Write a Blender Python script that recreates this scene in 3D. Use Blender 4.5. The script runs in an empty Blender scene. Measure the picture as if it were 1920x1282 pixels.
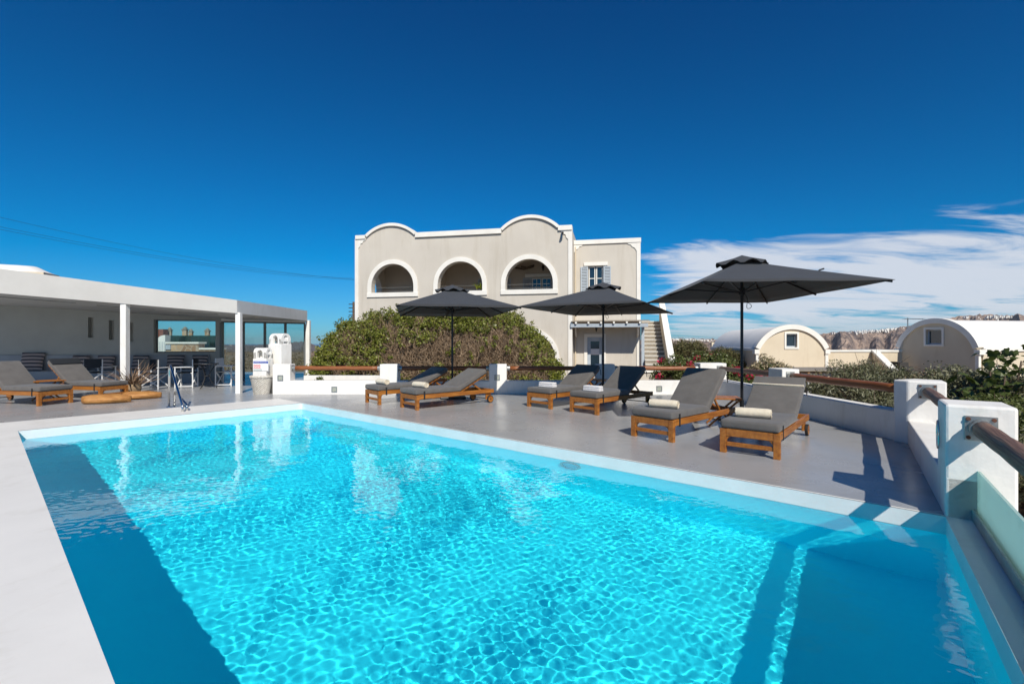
import bpy, bmesh, math, random
import numpy as np
from mathutils import Vector, Matrix
from mathutils.geometry import tessellate_polygon
R = math.radians
sc = bpy.context.scene
COL = sc.collection
random.seed(7)
rng = np.random.default_rng(7)

# ------------------------------------------------------------------ camera
EYE = 1.35                      # eye height above the pool deck
FOC, HY, CX = 900.0, 641.0, 960.0   # survey of the photograph: focal length, eye level, centre
cam = bpy.data.cameras.new('camera')
cam.lens = FOC / 1920 * 36
cam.clip_start, cam.clip_end = 0.05, 120000
cam_ob = bpy.data.objects.new('camera', cam)
COL.objects.link(cam_ob)
cam_ob.location = (0, 0, EYE)
cam_ob.rotation_euler = (R(90), 0, 0)
sc.camera = cam_ob

# ------------------------------------------------------------------ sun and sky
SUN_EL = R(41)
SUN_AZ = R(14)                  # the sun stands behind the camera, this far to its right
light_dir = Vector((-math.sin(SUN_AZ) * math.cos(SUN_EL), math.cos(SUN_AZ) * math.cos(SUN_EL), -math.sin(SUN_EL)))
sun = bpy.data.lights.new('sun', 'SUN')
sun.energy = 4.3
sun.angle = R(0.5)
sun.color = (1.0, 0.94, 0.83)
sun.cycles.is_caustics_light = True
sun_ob = bpy.data.objects.new('sun', sun)
COL.objects.link(sun_ob)
sun_ob.rotation_euler = light_dir.to_track_quat('-Z', 'Y').to_euler()

world = bpy.data.worlds.new('World')
sc.world = world
world.use_nodes = True


def build_sky():
    nt = world.node_tree
    N, L = nt.nodes, nt.links
    bg = N['Background']
    sky = N.new('ShaderNodeTexSky')
    sky.sky_type = 'NISHITA'
    sky.sun_disc = False
    sky.sun_elevation = SUN_EL
    sky.sun_rotation = math.pi - SUN_AZ
    sky.altitude = 300
    sky.air_density = 1.0
    sky.dust_density = 0.15
    sky.ozone_density = 3.0
    # deep polarised blue: the same trim of the three channels all over the sky
    srgb = N.new('ShaderNodeSeparateColor')
    L.new(sky.outputs[0], srgb.inputs[0])
    # thin streaky clouds low over the horizon
    tc = N.new('ShaderNodeTexCoord')
    sep = N.new('ShaderNodeSeparateXYZ')
    L.new(tc.outputs['Generated'], sep.inputs[0])

    def math_node(op, a, b=None, c=None):
        n = N.new('ShaderNodeMath')
        n.operation = op
        for i, v in enumerate((a, b, c)):
            if v is None:
                continue
            if isinstance(v, (int, float)):
                n.inputs[i].default_value = v
            else:
                L.new(v, n.inputs[i])
        return n.outputs[0]
    red = math_node('MAXIMUM', math_node('MULTIPLY_ADD', srgb.outputs[0], .24, -.80), .01)
    grn = math_node('MULTIPLY_ADD', srgb.outputs[1], .50, -.26)
    blu = math_node('MULTIPLY_ADD', srgb.outputs[2], .84, -.55)
    skyc = N.new('ShaderNodeCombineColor')
    for i_, c_ in enumerate((red, grn, blu)):
        L.new(c_, skyc.inputs[i_])
    zc = math_node('MAXIMUM', sep.outputs['Z'], 0.0)
    zz = math_node('ADD', zc, 0.10)
    px = math_node('DIVIDE', sep.outputs['X'], zz)
    py = math_node('DIVIDE', sep.outputs['Y'], zz)
    comb = N.new('ShaderNodeCombineXYZ')
    L.new(px, comb.inputs[0])
    L.new(py, comb.inputs[1])
    mp = N.new('ShaderNodeMapping')
    mp.inputs['Rotation'].default_value = (0, 0, R(-12))
    mp.inputs['Scale'].default_value = (0.42, 0.85, 1)
    L.new(comb.outputs[0], mp.inputs[0])
    n1 = N.new('ShaderNodeTexNoise')
    n1.inputs['Scale'].default_value = 1.7
    n1.inputs['Detail'].default_value = 12
    n1.inputs['Roughness'].default_value = 0.60
    n1.inputs['Distortion'].default_value = 1.1
    L.new(mp.outputs[0], n1.inputs['Vector'])
    # the cloud field lies to the right (east) of the view; it thins out to the left and upwards
    az = math_node('ARCTAN2', sep.outputs['X'], sep.outputs['Y'])
    azr = N.new('ShaderNodeMapRange')
    azr.interpolation_type = 'SMOOTHSTEP'
    azr.inputs['From Min'].default_value = 0.10
    azr.inputs['From Max'].default_value = 0.42
    azr.inputs['To Min'].default_value = 0.0
    azr.inputs['To Max'].default_value = 1.0
    L.new(az, azr.inputs['Value'])
    low = math_node('SUBTRACT', zc, 0.205)                  # the bank ends at this sin(elevation)
    el = N.new('ShaderNodeMapRange')
    el.interpolation_type = 'SMOOTHSTEP'
    el.inputs['From Min'].default_value = 0.045
    el.inputs['From Max'].default_value = -0.05
    L.new(low, el.inputs['Value'])
    cover = math_node('MULTIPLY', azr.outputs[0], el.outputs[0])
    dens = math_node('MULTIPLY_ADD', cover, 1.26, -2.0)
    dens = math_node('MULTIPLY_ADD', n1.outputs['Fac'], 2.5, dens)
    dm = N.new('ShaderNodeMapRange')
    dm.interpolation_type = 'SMOOTHSTEP'
    dm.inputs['From Min'].default_value = 0.0
    dm.inputs['From Max'].default_value = 0.55
    dm.inputs['To Max'].default_value = 0.88
    L.new(dens, dm.inputs['Value'])
    hz = N.new('ShaderNodeMapRange')
    hz.inputs['From Min'].default_value = 0.0
    hz.inputs['From Max'].default_value = 0.05
    hz.inputs['To Min'].default_value = 0.55
    hz.inputs['To Max'].default_value = 1.0
    L.new(zc, hz.inputs['Value'])
    fac = math_node('MULTIPLY', dm.outputs[0], hz.outputs[0])
    mix = N.new('ShaderNodeMix')
    mix.data_type = 'RGBA'
    L.new(fac, mix.inputs[0])
    L.new(skyc.outputs[0], mix.inputs[6])
    mix.inputs[7].default_value = (6.0, 6.3, 6.9, 1)
    L.new(mix.outputs[2], bg.inputs['Color'])
    bg.inputs['Strength'].default_value = 0.10


build_sky()
sc.view_settings.view_transform = 'Standard'
sc.view_settings.look = 'None'
sc.view_settings.gamma = 1
sc.view_settings.exposure = 0.25
sc.view_settings.use_curve_mapping = False
sc.cycles.max_bounces = 12
sc.cycles.diffuse_bounces = 10
sc.cycles.glossy_bounces = 5
sc.cycles.transmission_bounces = 12
sc.cycles.transparent_max_bounces = 16


# ------------------------------------------------------------------ helpers
def G(px, py, z=0.0):
    """surveyed image point -> place on the level z (metres)"""
    d = (EYE - z) * FOC / (py - HY)
    return Vector(((px - CX) / FOC * d, d, z))


def at(px, py, d):
    """surveyed image point at distance d in front of the camera"""
    return Vector(((px - CX) / FOC * d, d, EYE - (py - HY) / FOC * d))


def U(x, y, z=0.0):
    return Vector((x * EYE, y * EYE, z))


class MB:
    def __init__(self):
        self.v, self.f = [], []

    def add(self, verts, faces, M=None):
        o = len(self.v)
        self.v += [tuple(M @ Vector(p)) if M is not None else tuple(p) for p in verts]
        self.f += [tuple(i + o for i in f) for f in faces]
        return self

    def box(self, x0, y0, z0, x1, y1, z1, M=None):
        v = [(x0, y0, z0), (x1, y0, z0), (x1, y1, z0), (x0, y1, z0), (x0, y0, z1), (x1, y0, z1), (x1, y1, z1), (x0, y1, z1)]
        return self.add(v, [(3, 2, 1, 0), (4, 5, 6, 7), (0, 1, 5, 4), (1, 2, 6, 5), (2, 3, 7, 6), (3, 0, 4, 7)], M)

    def bar(self, a, b, w, h, up=(0, 0, 1)):
        a, b = Vector(a), Vector(b)
        y = (b - a).normalized()
        x = y.cross(Vector(up)).normalized()
        z = x.cross(y)
        M = Matrix(((x.x, y.x, z.x, a.x), (x.y, y.y, z.y, a.y), (x.z, y.z, z.z, a.z), (0, 0, 0, 1)))
        return self.box(-w / 2, 0, -h / 2, w / 2, (b - a).length, h / 2, M)

    def prism(self, poly, z0, z1, M=None):
        """poly: xy outline (list) -> vertical prism"""
        a = sum(poly[i][0] * poly[(i + 1) % len(poly)][1] - poly[(i + 1) % len(poly)][0] * poly[i][1] for i in range(len(poly)))
        if a < 0:
            poly = poly[::-1]
        n = len(poly)
        v = [(p[0], p[1], z0) for p in poly] + [(p[0], p[1], z1) for p in poly]
        f = [tuple(range(n - 1, -1, -1)), tuple(range(n, 2 * n))] + [(i, (i + 1) % n, (i + 1) % n + n, i + n) for i in range(n)]
        return self.add(v, f, M)

    def slab(self, outer, holes, t0, t1, M=None):
        """2-D outline with holes in the local xz plane, thickness along local y from t0 to t1"""
        loops = [outer] + list(holes)
        pts = [p for l in loops for p in l]
        tris = tessellate_polygon([[Vector((p[0], p[1], 0)) for p in l] for l in loops])
        n = len(pts)
        v = [(p[0], t0, p[1]) for p in pts] + [(p[0], t1, p[1]) for p in pts]
        f = []
        for t in tris:
            a, b, c = (Vector((pts[i][0], pts[i][1])) for i in t)
            if (b - a).x * (c - a).y - (b - a).y * (c - a).x < 0:
                t = (t[0], t[2], t[1])
            f.append(tuple(t))
            f.append((t[0] + n, t[2] + n, t[1] + n))
        o = 0
        for l in loops:
            m = len(l)
            for i in range(m):
                j = (i + 1) % m
                f.append((o + i, o + i + n, o + j + n, o + j))
            o += m
        return self.add(v, f, M)

    def tube(self, path, r, n=10, cap=True):
        path = [Vector(p) for p in path]
        rr = r if isinstance(r, (list, tuple)) else [r] * len(path)
        rings = []
        t0 = (path[1] - path[0]).normalized()
        ref = Vector((0, 0, 1)) if abs(t0.z) < 0.9 else Vector((1, 0, 0))
        u = t0.cross(ref).normalized()
        for i, p in enumerate(path):
            a = path[max(i - 1, 0)]
            b = path[min(i + 1, len(path) - 1)]
            t = (b - a).normalized()
            u = (u - t * u.dot(t)).normalized()
            w = t.cross(u)
            rings.append([p + (u * math.cos(2 * math.pi * k / n) + w * math.sin(2 * math.pi * k / n)) * rr[i] for k in range(n)])
        v = [q for ring in rings for q in ring]
        f = []
        for i in range(len(path) - 1):
            for k in range(n):
                k2 = (k + 1) % n
                f.append((i * n + k, i * n + k2, (i + 1) * n + k2, (i + 1) * n + k))
        if cap:
            f.append(tuple(range(n - 1, -1, -1)))
            f.append(tuple(range((len(path) - 1) * n, len(path) * n)))
        return self.add(v, f)

    def lathe(self, prof, n=24, M=None):
        v, f = [], []
        for (r, z) in prof:
            for k in range(n):
                a = 2 * math.pi * k / n
                v.append((r * math.cos(a), r * math.sin(a), z))
        for i in range(len(prof) - 1):
            for k in range(n):
                k2 = (k + 1) % n
                f.append((i * n + k, i * n + k2, (i + 1) * n + k2, (i + 1) * n + k))
        f.append(tuple(range(n - 1, -1, -1)))
        f.append(tuple(range((len(prof) - 1) * n, len(prof) * n)))
        return self.add(v, f, M)

    def build(self, name, mat, parent=None, bevel=0.0, seg=2, smooth=False, **props):
        me = bpy.data.meshes.new(name)
        me.from_pydata(self.v, [], self.f)
        if bevel or smooth:
            bm = bmesh.new()
            bm.from_mesh(me)
            if bevel:
                ed = [e for e in bm.edges if len(e.link_faces) == 2 and e.calc_face_angle(0) > 0.4]
                bmesh.ops.bevel(bm, geom=ed, offset=bevel, segments=seg, profile=0.5, affect='EDGES', clamp_overlap=True)
            bm.to_mesh(me)
            bm.free()
        me.materials.append(mat)
        if smooth:
            me.polygons.foreach_set('use_smooth', [True] * len(me.polygons))
        return link(name, me, parent, **props)


def link(name, data, parent=None, **props):
    o = bpy.data.objects.new(name, data)
    COL.objects.link(o)
    if parent is not None:
        o.parent = parent
    for k, v in props.items():
        o[k] = v
    return o


def thing(name, label, category, loc=(0, 0, 0), rz=0.0, group=None):
    o = bpy.data.objects.new(name, None)
    COL.objects.link(o)
    o.location = loc
    o.rotation_euler = (0, 0, rz)
    o.empty_display_size = 0.2
    tag(o, label, category, group)
    return o


def tag(o, label, category, group=None):
    o['kind'] = 'thing'
    o['label'] = label
    o['category'] = category
    if group:
        o['group'] = group
    return o


def copy_tree(o, parent=None):
    c = o.copy()
    COL.objects.link(c)
    c.parent = parent
    for ch in list(o.children):
        copy_tree(ch, c)
    return c


def rotz(a):
    return Matrix.Rotation(a, 4, 'Z')


# ------------------------------------------------------------------ materials
def material(name, c1, c2=None, rough=0.6, scale=3.0, detail=5, bump=0.0, bscale=None, metal=0.0, spec=0.5,
             coord='Object', stretch=None, rvar=0.0, lo=0.35, hi=0.65, trans=0.0, sheen=0.0, stain=None):
    m = bpy.data.materials.new(name)
    m.use_nodes = True
    nt = m.node_tree
    N, L = nt.nodes, nt.links
    b = N['Principled BSDF']
    b.inputs['Roughness'].default_value = rough
    b.inputs['Metallic'].default_value = metal
    b.inputs['Specular IOR Level'].default_value = spec
    b.inputs['Base Color'].default_value = (*c1, 1)
    if sheen:
        b.inputs['Sheen Weight'].default_value = sheen
    tc = N.new('ShaderNodeTexCoord')
    geo = N.new('ShaderNodeNewGeometry')
    src = tc.outputs['Object'] if coord == 'Object' else geo.outputs['Position']
    if stretch:
        mp = N.new('ShaderNodeMapping')
        mp.inputs['Scale'].default_value = stretch
        L.new(src, mp.inputs[0])
        src = mp.outputs[0]
    if c2 is not None:
        n = N.new('ShaderNodeTexNoise')
        n.inputs['Scale'].default_value = scale
        n.inputs['Detail'].default_value = detail
        n.inputs['Roughness'].default_value = 0.6
        L.new(src, n.inputs['Vector'])
        mr = N.new('ShaderNodeMapRange')
        mr.inputs['From Min'].default_value = lo
        mr.inputs['From Max'].default_value = hi
        L.new(n.outputs['Fac'], mr.inputs['Value'])
        mx = N.new('ShaderNodeMix')
        mx.data_type = 'RGBA'
        mx.inputs[6].default_value = (*c1, 1)
        mx.inputs[7].default_value = (*c2, 1)
        L.new(mr.outputs[0], mx.inputs[0])
        L.new(mx.outputs[2], b.inputs['Base Color'])
        if stain:
            sc_, ss_, st_, s0_, s1_ = stain
            mp2 = N.new('ShaderNodeMapping')
            mp2.inputs['Scale'].default_value = ss_
            L.new(tc.outputs['Object'] if coord == 'Object' else geo.outputs['Position'], mp2.inputs[0])
            n3 = N.new('ShaderNodeTexNoise')
            n3.inputs['Scale'].default_value = st_
            n3.inputs['Detail'].default_value = 9
            n3.inputs['Roughness'].default_value = .68
            n3.inputs['Distortion'].default_value = .6
            L.new(mp2.outputs[0], n3.inputs['Vector'])
            r3 = N.new('ShaderNodeMapRange')
            r3.inputs['From Min'].default_value = s0_
            r3.inputs['From Max'].default_value = s1_
            L.new(n3.outputs['Fac'], r3.inputs['Value'])
            m3 = N.new('ShaderNodeMix')
            m3.data_type = 'RGBA'
            m3.blend_type = 'MULTIPLY'
            L.new(r3.outputs[0], m3.inputs[0])
            L.new(mx.outputs[2], m3.inputs[6])
            m3.inputs[7].default_value = (*sc_, 1)
            L.new(m3.outputs[2], b.inputs['Base Color'])
        if rvar:
            rr = N.new('ShaderNodeMapRange')
            rr.inputs['From Min'].default_value = lo
            rr.inputs['From Max'].default_value = hi
            rr.inputs['To Min'].default_value = rough - rvar
            rr.inputs['To Max'].default_value = rough + rvar
            L.new(n.outputs['Fac'], rr.inputs['Value'])
            L.new(rr.outputs[0], b.inputs['Roughness'])
    if bump:
        n2 = N.new('ShaderNodeTexNoise')
        n2.inputs['Scale'].default_value = bscale or scale * 6
        n2.inputs['Detail'].default_value = 6
        L.new(src, n2.inputs['Vector'])
        bp = N.new('ShaderNodeBump')
        bp.inputs['Strength'].default_value = bump
        bp.inputs['Distance'].default_value = 0.02
        L.new(n2.outputs['Fac'], bp.inputs['Height'])
        L.new(bp.outputs[0], b.inputs['Normal'])
    return m


def leaf_material(name, cols, rough=0.5, transl=0.35):
    """leaf colour picked per leaf from a ramp"""
    m = bpy.data.materials.new(name)
    m.use_nodes = True
    nt = m.node_tree
    N, L = nt.nodes, nt.links
    b = N['Principled BSDF']
    b.inputs['Roughness'].default_value = rough
    g = N.new('ShaderNodeNewGeometry')
    cr = N.new('ShaderNodeValToRGB')
    cr.color_ramp.interpolation = 'LINEAR'
    while len(cr.color_ramp.elements) < len(cols):
        cr.color_ramp.elements.new(0.5)
    for i, c in enumerate(cols):
        cr.color_ramp.elements[i].position = i / (len(cols) - 1)
        cr.color_ramp.elements[i].color = (*c, 1)
    L.new(g.outputs['Random Per Island'], cr.inputs[0])
    L.new(cr.outputs[0], b.inputs['Base Color'])
    tr = N.new('ShaderNodeBsdfTranslucent')
    L.new(cr.outputs[0], tr.inputs[0])
    mx = N.new('ShaderNodeMixShader')
    mx.inputs[0].default_value = transl
    L.new(b.outputs[0], mx.inputs[1])
    L.new(tr.outputs[0], mx.inputs[2])
    L.new(mx.outputs[0], N['Material Output'].inputs[0])
    return m


M = {}
M['plaster'] = material('white plaster', (.80, .785, .755), (.73, .71, .675), .75, 1.3, 6, .16, 24, coord='World', stain=((.84, .82, .78), (1, 1, .25), 3.0, .52, .78))
M['coping'] = material('white pool plaster', (.80, .778, .735), (.71, .69, .652), .45, 0.9, 7, .08, 10, coord='World', lo=.3, hi=.75, stain=((.86, .85, .82), (1, 1, 1), 1.7, .52, .74))
M['freeboard'] = material('white waterline plaster', (.78, .79, .78), (.70, .73, .72), .5, 3, 5, .05, 30, coord='World')
M['facade'] = material('grey beige render', (.58, .535, .468), (.53, .485, .422), .85, .55, 8, .14, 16, coord='World', stain=((.86, .84, .80), (1.2, 1.2, .16), 1.4, .50, .74))
M['roof_dimmed'] = material('plaster toned down for weak sun', (.50, .49, .47), (.455, .445, .425), .8, 1.1, 6, .08, 26, coord='World')  # greyed below the white plaster so the fascia looks only weakly sunlit
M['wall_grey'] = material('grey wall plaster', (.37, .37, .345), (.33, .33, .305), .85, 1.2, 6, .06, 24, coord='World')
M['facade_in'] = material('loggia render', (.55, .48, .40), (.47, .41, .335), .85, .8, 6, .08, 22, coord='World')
M['trim'] = material('white lime trim', (.80, .775, .72), (.73, .70, .64), .7, 1.5, 5, .06, 30, coord='World')
M['cream'] = material('cream render', (.66, .57, .43), (.60, .51, .38), .85, .6, 7, .10, 18, coord='World', stain=((.88, .86, .82), (1, 1, .2), 1.5, .52, .74))
M['vault'] = material('whitewashed vault', (.80, .775, .735), (.72, .70, .67), .7, .5, 6, .08, 12, coord='World')
M['basin'] = material('pool paint', (.03, .885, .985), (.026, .865, .975), .5, 1.2, 3, coord='World')
M['wood'] = material('oiled teak', (.39, .150, .026), (.23, .075, .012), .38, 5, 8, .12, 60, stretch=(4, .6, 4))
M['wood_old'] = material('weathered teak', (.36, .17, .06), (.25, .11, .035), .5, 5, 8, .15, 60, stretch=(4, .6, 4))
M['drift'] = material('driftwood', (.48, .235, .065), (.30, .12, .026), .6, 4, 9, .6, 14, stretch=(1, 6, 6))
M['rail'] = material('varnished rail wood', (.30, .105, .032), (.19, .058, .016), .40, 6, 8, .15, 40, stretch=(.5, 6, 6))
M['rail_old'] = material('weathered rail wood', (.27, .155, .10), (.085, .042, .028), .6, 4, 10, .8, 9, stretch=(.22, 8, 8), lo=.36, hi=.60)
M['cushion'] = material('grey cushion canvas', (.112, .104, .098), (.092, .085, .080), .9, 6, 5, .45, 6, sheen=.2)
M['strap'] = material('black strap', (.012, .012, .013), None, .7)
M['canvas'] = material('charcoal parasol canvas', (.030, .031, .033), (.025, .026, .028), .85, 5, 4, .12, 420, sheen=.15)
M['pole'] = material('anthracite metal', (.03, .032, .036), None, .38, metal=.6)
M['towel'] = material('cream towel', (.74, .65, .50), (.67, .58, .44), .95, 14, 4, .5, 260, sheen=.4)
M['towel_white'] = material('white towel', (.78, .76, .76), (.70, .68, .69), .95, 14, 4, .5, 260, sheen=.4)
M['steel'] = material('polished steel', (.62, .62, .60), (.55, .55, .53), .12, 4, 3, metal=1.0)
M['galv'] = material('dull steel plate', (.42, .43, .42), (.33, .34, .33), .45, 9, 6, metal=.85)
M['rust'] = material('rusty bolt', (.16, .06, .03), (.09, .04, .03), .8, 40, 3)
M['black_canvas'] = material('black canvas', (.010, .013, .018), None, .9)
M['white_wood'] = material('white painted wood', (.72, .72, .72), (.62, .62, .62), .5, 8, 4)
M['iron'] = material('black iron', (.015, .015, .017), None, .55)
M['wicker'] = material('white washed wicker', (.66, .63, .57), (.42, .39, .34), .8, 30, 4, .4, 90)
M['dry'] = leaf_material('dry blades', [(.20, .115, .07), (.33, .22, .13), (.13, .07, .045), (.40, .28, .18)], .8, .1)
M['pot'] = material('woven pot', (.34, .24, .14), (.22, .15, .09), .85, 30, 4, .5, 80)
M['shutter'] = material('pale blue grey paint', (.42, .47, .52), (.37, .42, .47), .55, 5, 4)
M['frame_grey'] = material('grey aluminium', (.16, .165, .16), None, .5, metal=.3)
M['glass_dark'] = material('dark window pane', (.015, .03, .045), None, .06, spec=.7)
M['interior'] = material('pale ceiling paint', (.62, .60, .55), (.57, .55, .50), .85, 1, 4, coord='World')
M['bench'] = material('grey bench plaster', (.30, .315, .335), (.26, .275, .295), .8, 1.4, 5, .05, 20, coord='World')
M['stone_step'] = material('step stone', (.30, .26, .21), (.22, .19, .15), .85, 4, 6, .2, 30)
M['dark_step'] = material('dark step stone', (.03, .028, .027), (.05, .047, .045), .85, 4, 6)
M['brick'] = material('red brick', (.25, .085, .055), (.17, .06, .045), .85, 9, 6, .3, 30, coord='World')
M['lantern'] = material('lantern iron', (.02, .018, .016), None, .5)
M['lens'] = material('light lens', (.40, .42, .36), (.30, .32, .28), .3, 30, 3)
M['wire'] = material('cable', (.02, .02, .022), None, .6)
M['bark'] = material('bark', (.14, .095, .065), (.08, .055, .04), .9, 8, 7, .5, 30)
M['soil'] = material('dry earth', (.27, .185, .115), (.15, .105, .06), .95, .12, 9, .6, 1.6, coord='World')
M['hill'] = material('far volcanic hill', (.145, .115, .105), (.105, .085, .085), .95, .004, 8, coord='World')
M['cliff'] = material('caldera cliff rock', (.40, .29, .22), (.10, .075, .07), .95, .016, 12, .9, .06, coord='World', stretch=(1, 1, .45), lo=.36, hi=.60)
M['cliff'].node_tree.nodes['Bump'].inputs['Distance'].default_value = 25
M['house_far'] = material('far white house', (.78, .75, .70), None, .9)
M['sea'] = material('sea', (.012, .055, .12), (.016, .07, .14), .28, .0008, 4, coord='World')


def deck_material():
    m = material('polished grey cement', (.365, .367, .372), (.293, .296, .303), .28, .55, 9, .07, 2.2, coord='World', rvar=.11, lo=.30, hi=.72, stain=((.80, .79, .78), (1, 1, 1), 1.3, .52, .72))
    nt = m.node_tree
    nt.nodes['Principled BSDF'].inputs['Specular IOR Level'].default_value = .6
    return m


M['deck'] = deck_material()


def striped_material():
    m = material('striped pillow cloth', (.20, .17, .16), None, .95, bump=.3, bscale=200)
    nt = m.node_tree
    N, L = nt.nodes, nt.links
    tc = N.new('ShaderNodeTexCoord')
    w = N.new('ShaderNodeTexWave')
    w.bands_direction = 'Z'
    w.inputs['Scale'].default_value = 2.7
    w.inputs['Distortion'].default_value = .6
    w.inputs['Detail'].default_value = 2
    L.new(tc.outputs['Object'], w.inputs['Vector'])
    cr = N.new('ShaderNodeValToRGB')
    cr.color_ramp.elements[0].position = .38
    cr.color_ramp.elements[0].color = (.055, .055, .065, 1)
    cr.color_ramp.elements[1].position = .52
    cr.color_ramp.elements[1].color = (.36, .29, .27, 1)
    L.new(w.outputs['Fac'], cr.inputs[0])
    L.new(cr.outputs[0], N['Principled BSDF'].inputs['Base Color'])
    return m


M['stripe'] = striped_material()


def water_material():
    m = bpy.data.materials.new('pool water')
    m.use_nodes = True
    N, L = m.node_tree.nodes, m.node_tree.links
    N.remove(N['Principled BSDF'])
    g = N.new('ShaderNodeBsdfGlass')
    g.inputs['IOR'].default_value = 1.33
    g.inputs['Roughness'].default_value = 0
    L.new(g.outputs[0], N['Material Output'].inputs[0])
    return m


M['water'] = water_material()


def clear_glass(name, tint, refl=.08):
    m = bpy.data.materials.new(name)
    m.use_nodes = True
    N, L = m.node_tree.nodes, m.node_tree.links
    N.remove(N['Principled BSDF'])
    t = N.new('ShaderNodeBsdfTransparent')
    t.inputs[0].default_value = (*tint, 1)
    g = N.new('ShaderNodeBsdfGlossy')
    g.inputs['Roughness'].default_value = .02
    fr = N.new('ShaderNodeLayerWeight')
    fr.inputs['Blend'].default_value = .12
    mx = N.new('ShaderNodeMixShader')
    ad = N.new('ShaderNodeMath')
    ad.operation = 'MULTIPLY_ADD'
    ad.inputs[1].default_value = .5
    ad.inputs[2].default_value = refl * .5
    L.new(fr.outputs['Fresnel'], ad.inputs[0])
    L.new(ad.outputs[0], mx.inputs[0])
    L.new(t.outputs[0], mx.inputs[1])
    L.new(g.outputs[0], mx.inputs[2])
    L.new(mx.outputs[0], N['Material Output'].inputs[0])
    return m


M['glass'] = clear_glass('clear glass', (.80, .88, .87))
M['glass_green'] = clear_glass('green glass', (.12, .45, .36), .2)


def frosted():
    m = bpy.data.materials.new('frosted glass')
    m.use_nodes = True
    N, L = m.node_tree.nodes, m.node_tree.links
    b = N['Principled BSDF']
    b.inputs['Base Color'].default_value = (.60, .74, .70, 1)
    b.inputs['Roughness'].default_value = .25
    t = N.new('ShaderNodeBsdfTranslucent')
    t.inputs[0].default_value = (.55, .74, .72, 1)
    tr = N.new('ShaderNodeBsdfTransparent')
    tr.inputs[0].default_value = (.62, .80, .78, 1)
    m1 = N.new('ShaderNodeMixShader')
    m1.inputs[0].default_value = .5
    m2 = N.new('ShaderNodeMixShader')
    m2.inputs[0].default_value = .22
    L.new(b.outputs[0], m1.inputs[1])
    L.new(t.outputs[0], m1.inputs[2])
    L.new(m1.outputs[0], m2.inputs[1])
    L.new(tr.outputs[0], m2.inputs[2])
    L.new(m2.outputs[0], N['Material Output'].inputs[0])
    return m


M['frosted'] = frosted()


def stone_material():
    m = material('rubble stone', (.42, .27, .16), None, .9)
    N, L = m.node_tree.nodes, m.node_tree.links
    geo = N.new('ShaderNodeNewGeometry')
    v = N.new('ShaderNodeTexVoronoi')
    v.inputs['Scale'].default_value = 3.2
    L.new(geo.outputs['Position'], v.inputs['Vector'])
    v2 = N.new('ShaderNodeTexVoronoi')
    v2.feature = 'DISTANCE_TO_EDGE'
    v2.inputs['Scale'].default_value = 3.2
    L.new(geo.outputs['Position'], v2.inputs['Vector'])
    cr = N.new('ShaderNodeValToRGB')
    cr.color_ramp.elements[0].color = (.24, .13, .07, 1)
    cr.color_ramp.elements[1].color = (.52, .36, .22, 1)
    L.new(v.outputs['Color'], cr.inputs[0])
    lt = N.new('ShaderNodeMath')
    lt.operation = 'LESS_THAN'
    lt.inputs[1].default_value = .06
    L.new(v2.outputs['Distance'], lt.inputs[0])
    mx = N.new('ShaderNodeMix')
    mx.data_type = 'RGBA'
    L.new(lt.outputs[0], mx.inputs[0])
    L.new(cr.outputs[0], mx.inputs[6])
    mx.inputs[7].default_value = (.40, .32, .24, 1)
    L.new(mx.outputs[2], N['Principled BSDF'].inputs['Base Color'])
    bp = N.new('ShaderNodeBump')
    bp.inputs['Strength'].default_value = .8
    bp.inputs['Distance'].default_value = .05
    L.new(v2.outputs['Distance'], bp.inputs['Height'])
    L.new(bp.outputs[0], N['Principled BSDF'].inputs['Normal'])
    return m


M['stone'] = stone_material()


# ================================================================== SETTING
# pool corners (inner edge), metres
C0, CR = U(.45, -.06), U(2.486, 2.752)
CL, CF = U(-5.55, 5.39), U(-3.44, 7.85)
OB = U(-4.131, 8.451)                       # outer corner of the back coping
BD = (CR - C0).normalized()                 # along the short side of the pool
AD = (CL - C0).normalized()                 # along the long side
BN = Vector((BD.y, -BD.x, 0))               # outwards at the short right end
WATER_Z, FLOOR_Z = -.135, -1.18


def sheet(name, pts, mat, z=0.0, kind='structure', parent=None):
    tris = tessellate_polygon([[Vector((p[0], p[1], 0)) for p in pts]])
    f = []
    for t in tris:
        a, b, c = (Vector((pts[i][0], pts[i][1])) for i in t)
        f.append(tuple(t) if (b - a).x * (c - a).y - (b - a).y * (c - a).x > 0 else (t[0], t[2], t[1]))
    mb = MB()
    mb.add([(p[0], p[1], z) for p in pts], f)
    o = mb.build(name, mat, parent)
    if parent is None:
        o['kind'] = kind
    return o


def strip_wall(name, ring, z0, z1, mat, parent=None):
    mb = MB()
    n = len(ring)
    v = [(p.x, p.y, z1) for p in ring] + [(p.x, p.y, z0) for p in ring]
    f = [((i + 1) % n, i, i + n, (i + 1) % n + n) for i in range(n)]
    mb.add(v, [tuple(reversed(q)) for q in f])
    return mb.build(name, mat, parent)


ring = [C0, CR, CF, CL]
mb = MB()
n4 = [(p.x, p.y, WATER_Z - .02) for p in ring] + [(p.x, p.y, FLOOR_Z) for p in ring]
mb.add(n4, [(4, 5, 6, 7)] + [((i + 1) % 4, i, i + 4, (i + 1) % 4 + 4) for i in range(4)])
basin = mb.build('swimming_pool', M['basin'], kind='structure')
basin['label'] = 'sky blue painted pool basin sunk into the terrace'
basin.cycles.is_caustics_receiver = True
strip_wall('waterline_band', ring, WATER_Z - .02, 0.0, M['freeboard'], basin)


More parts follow.
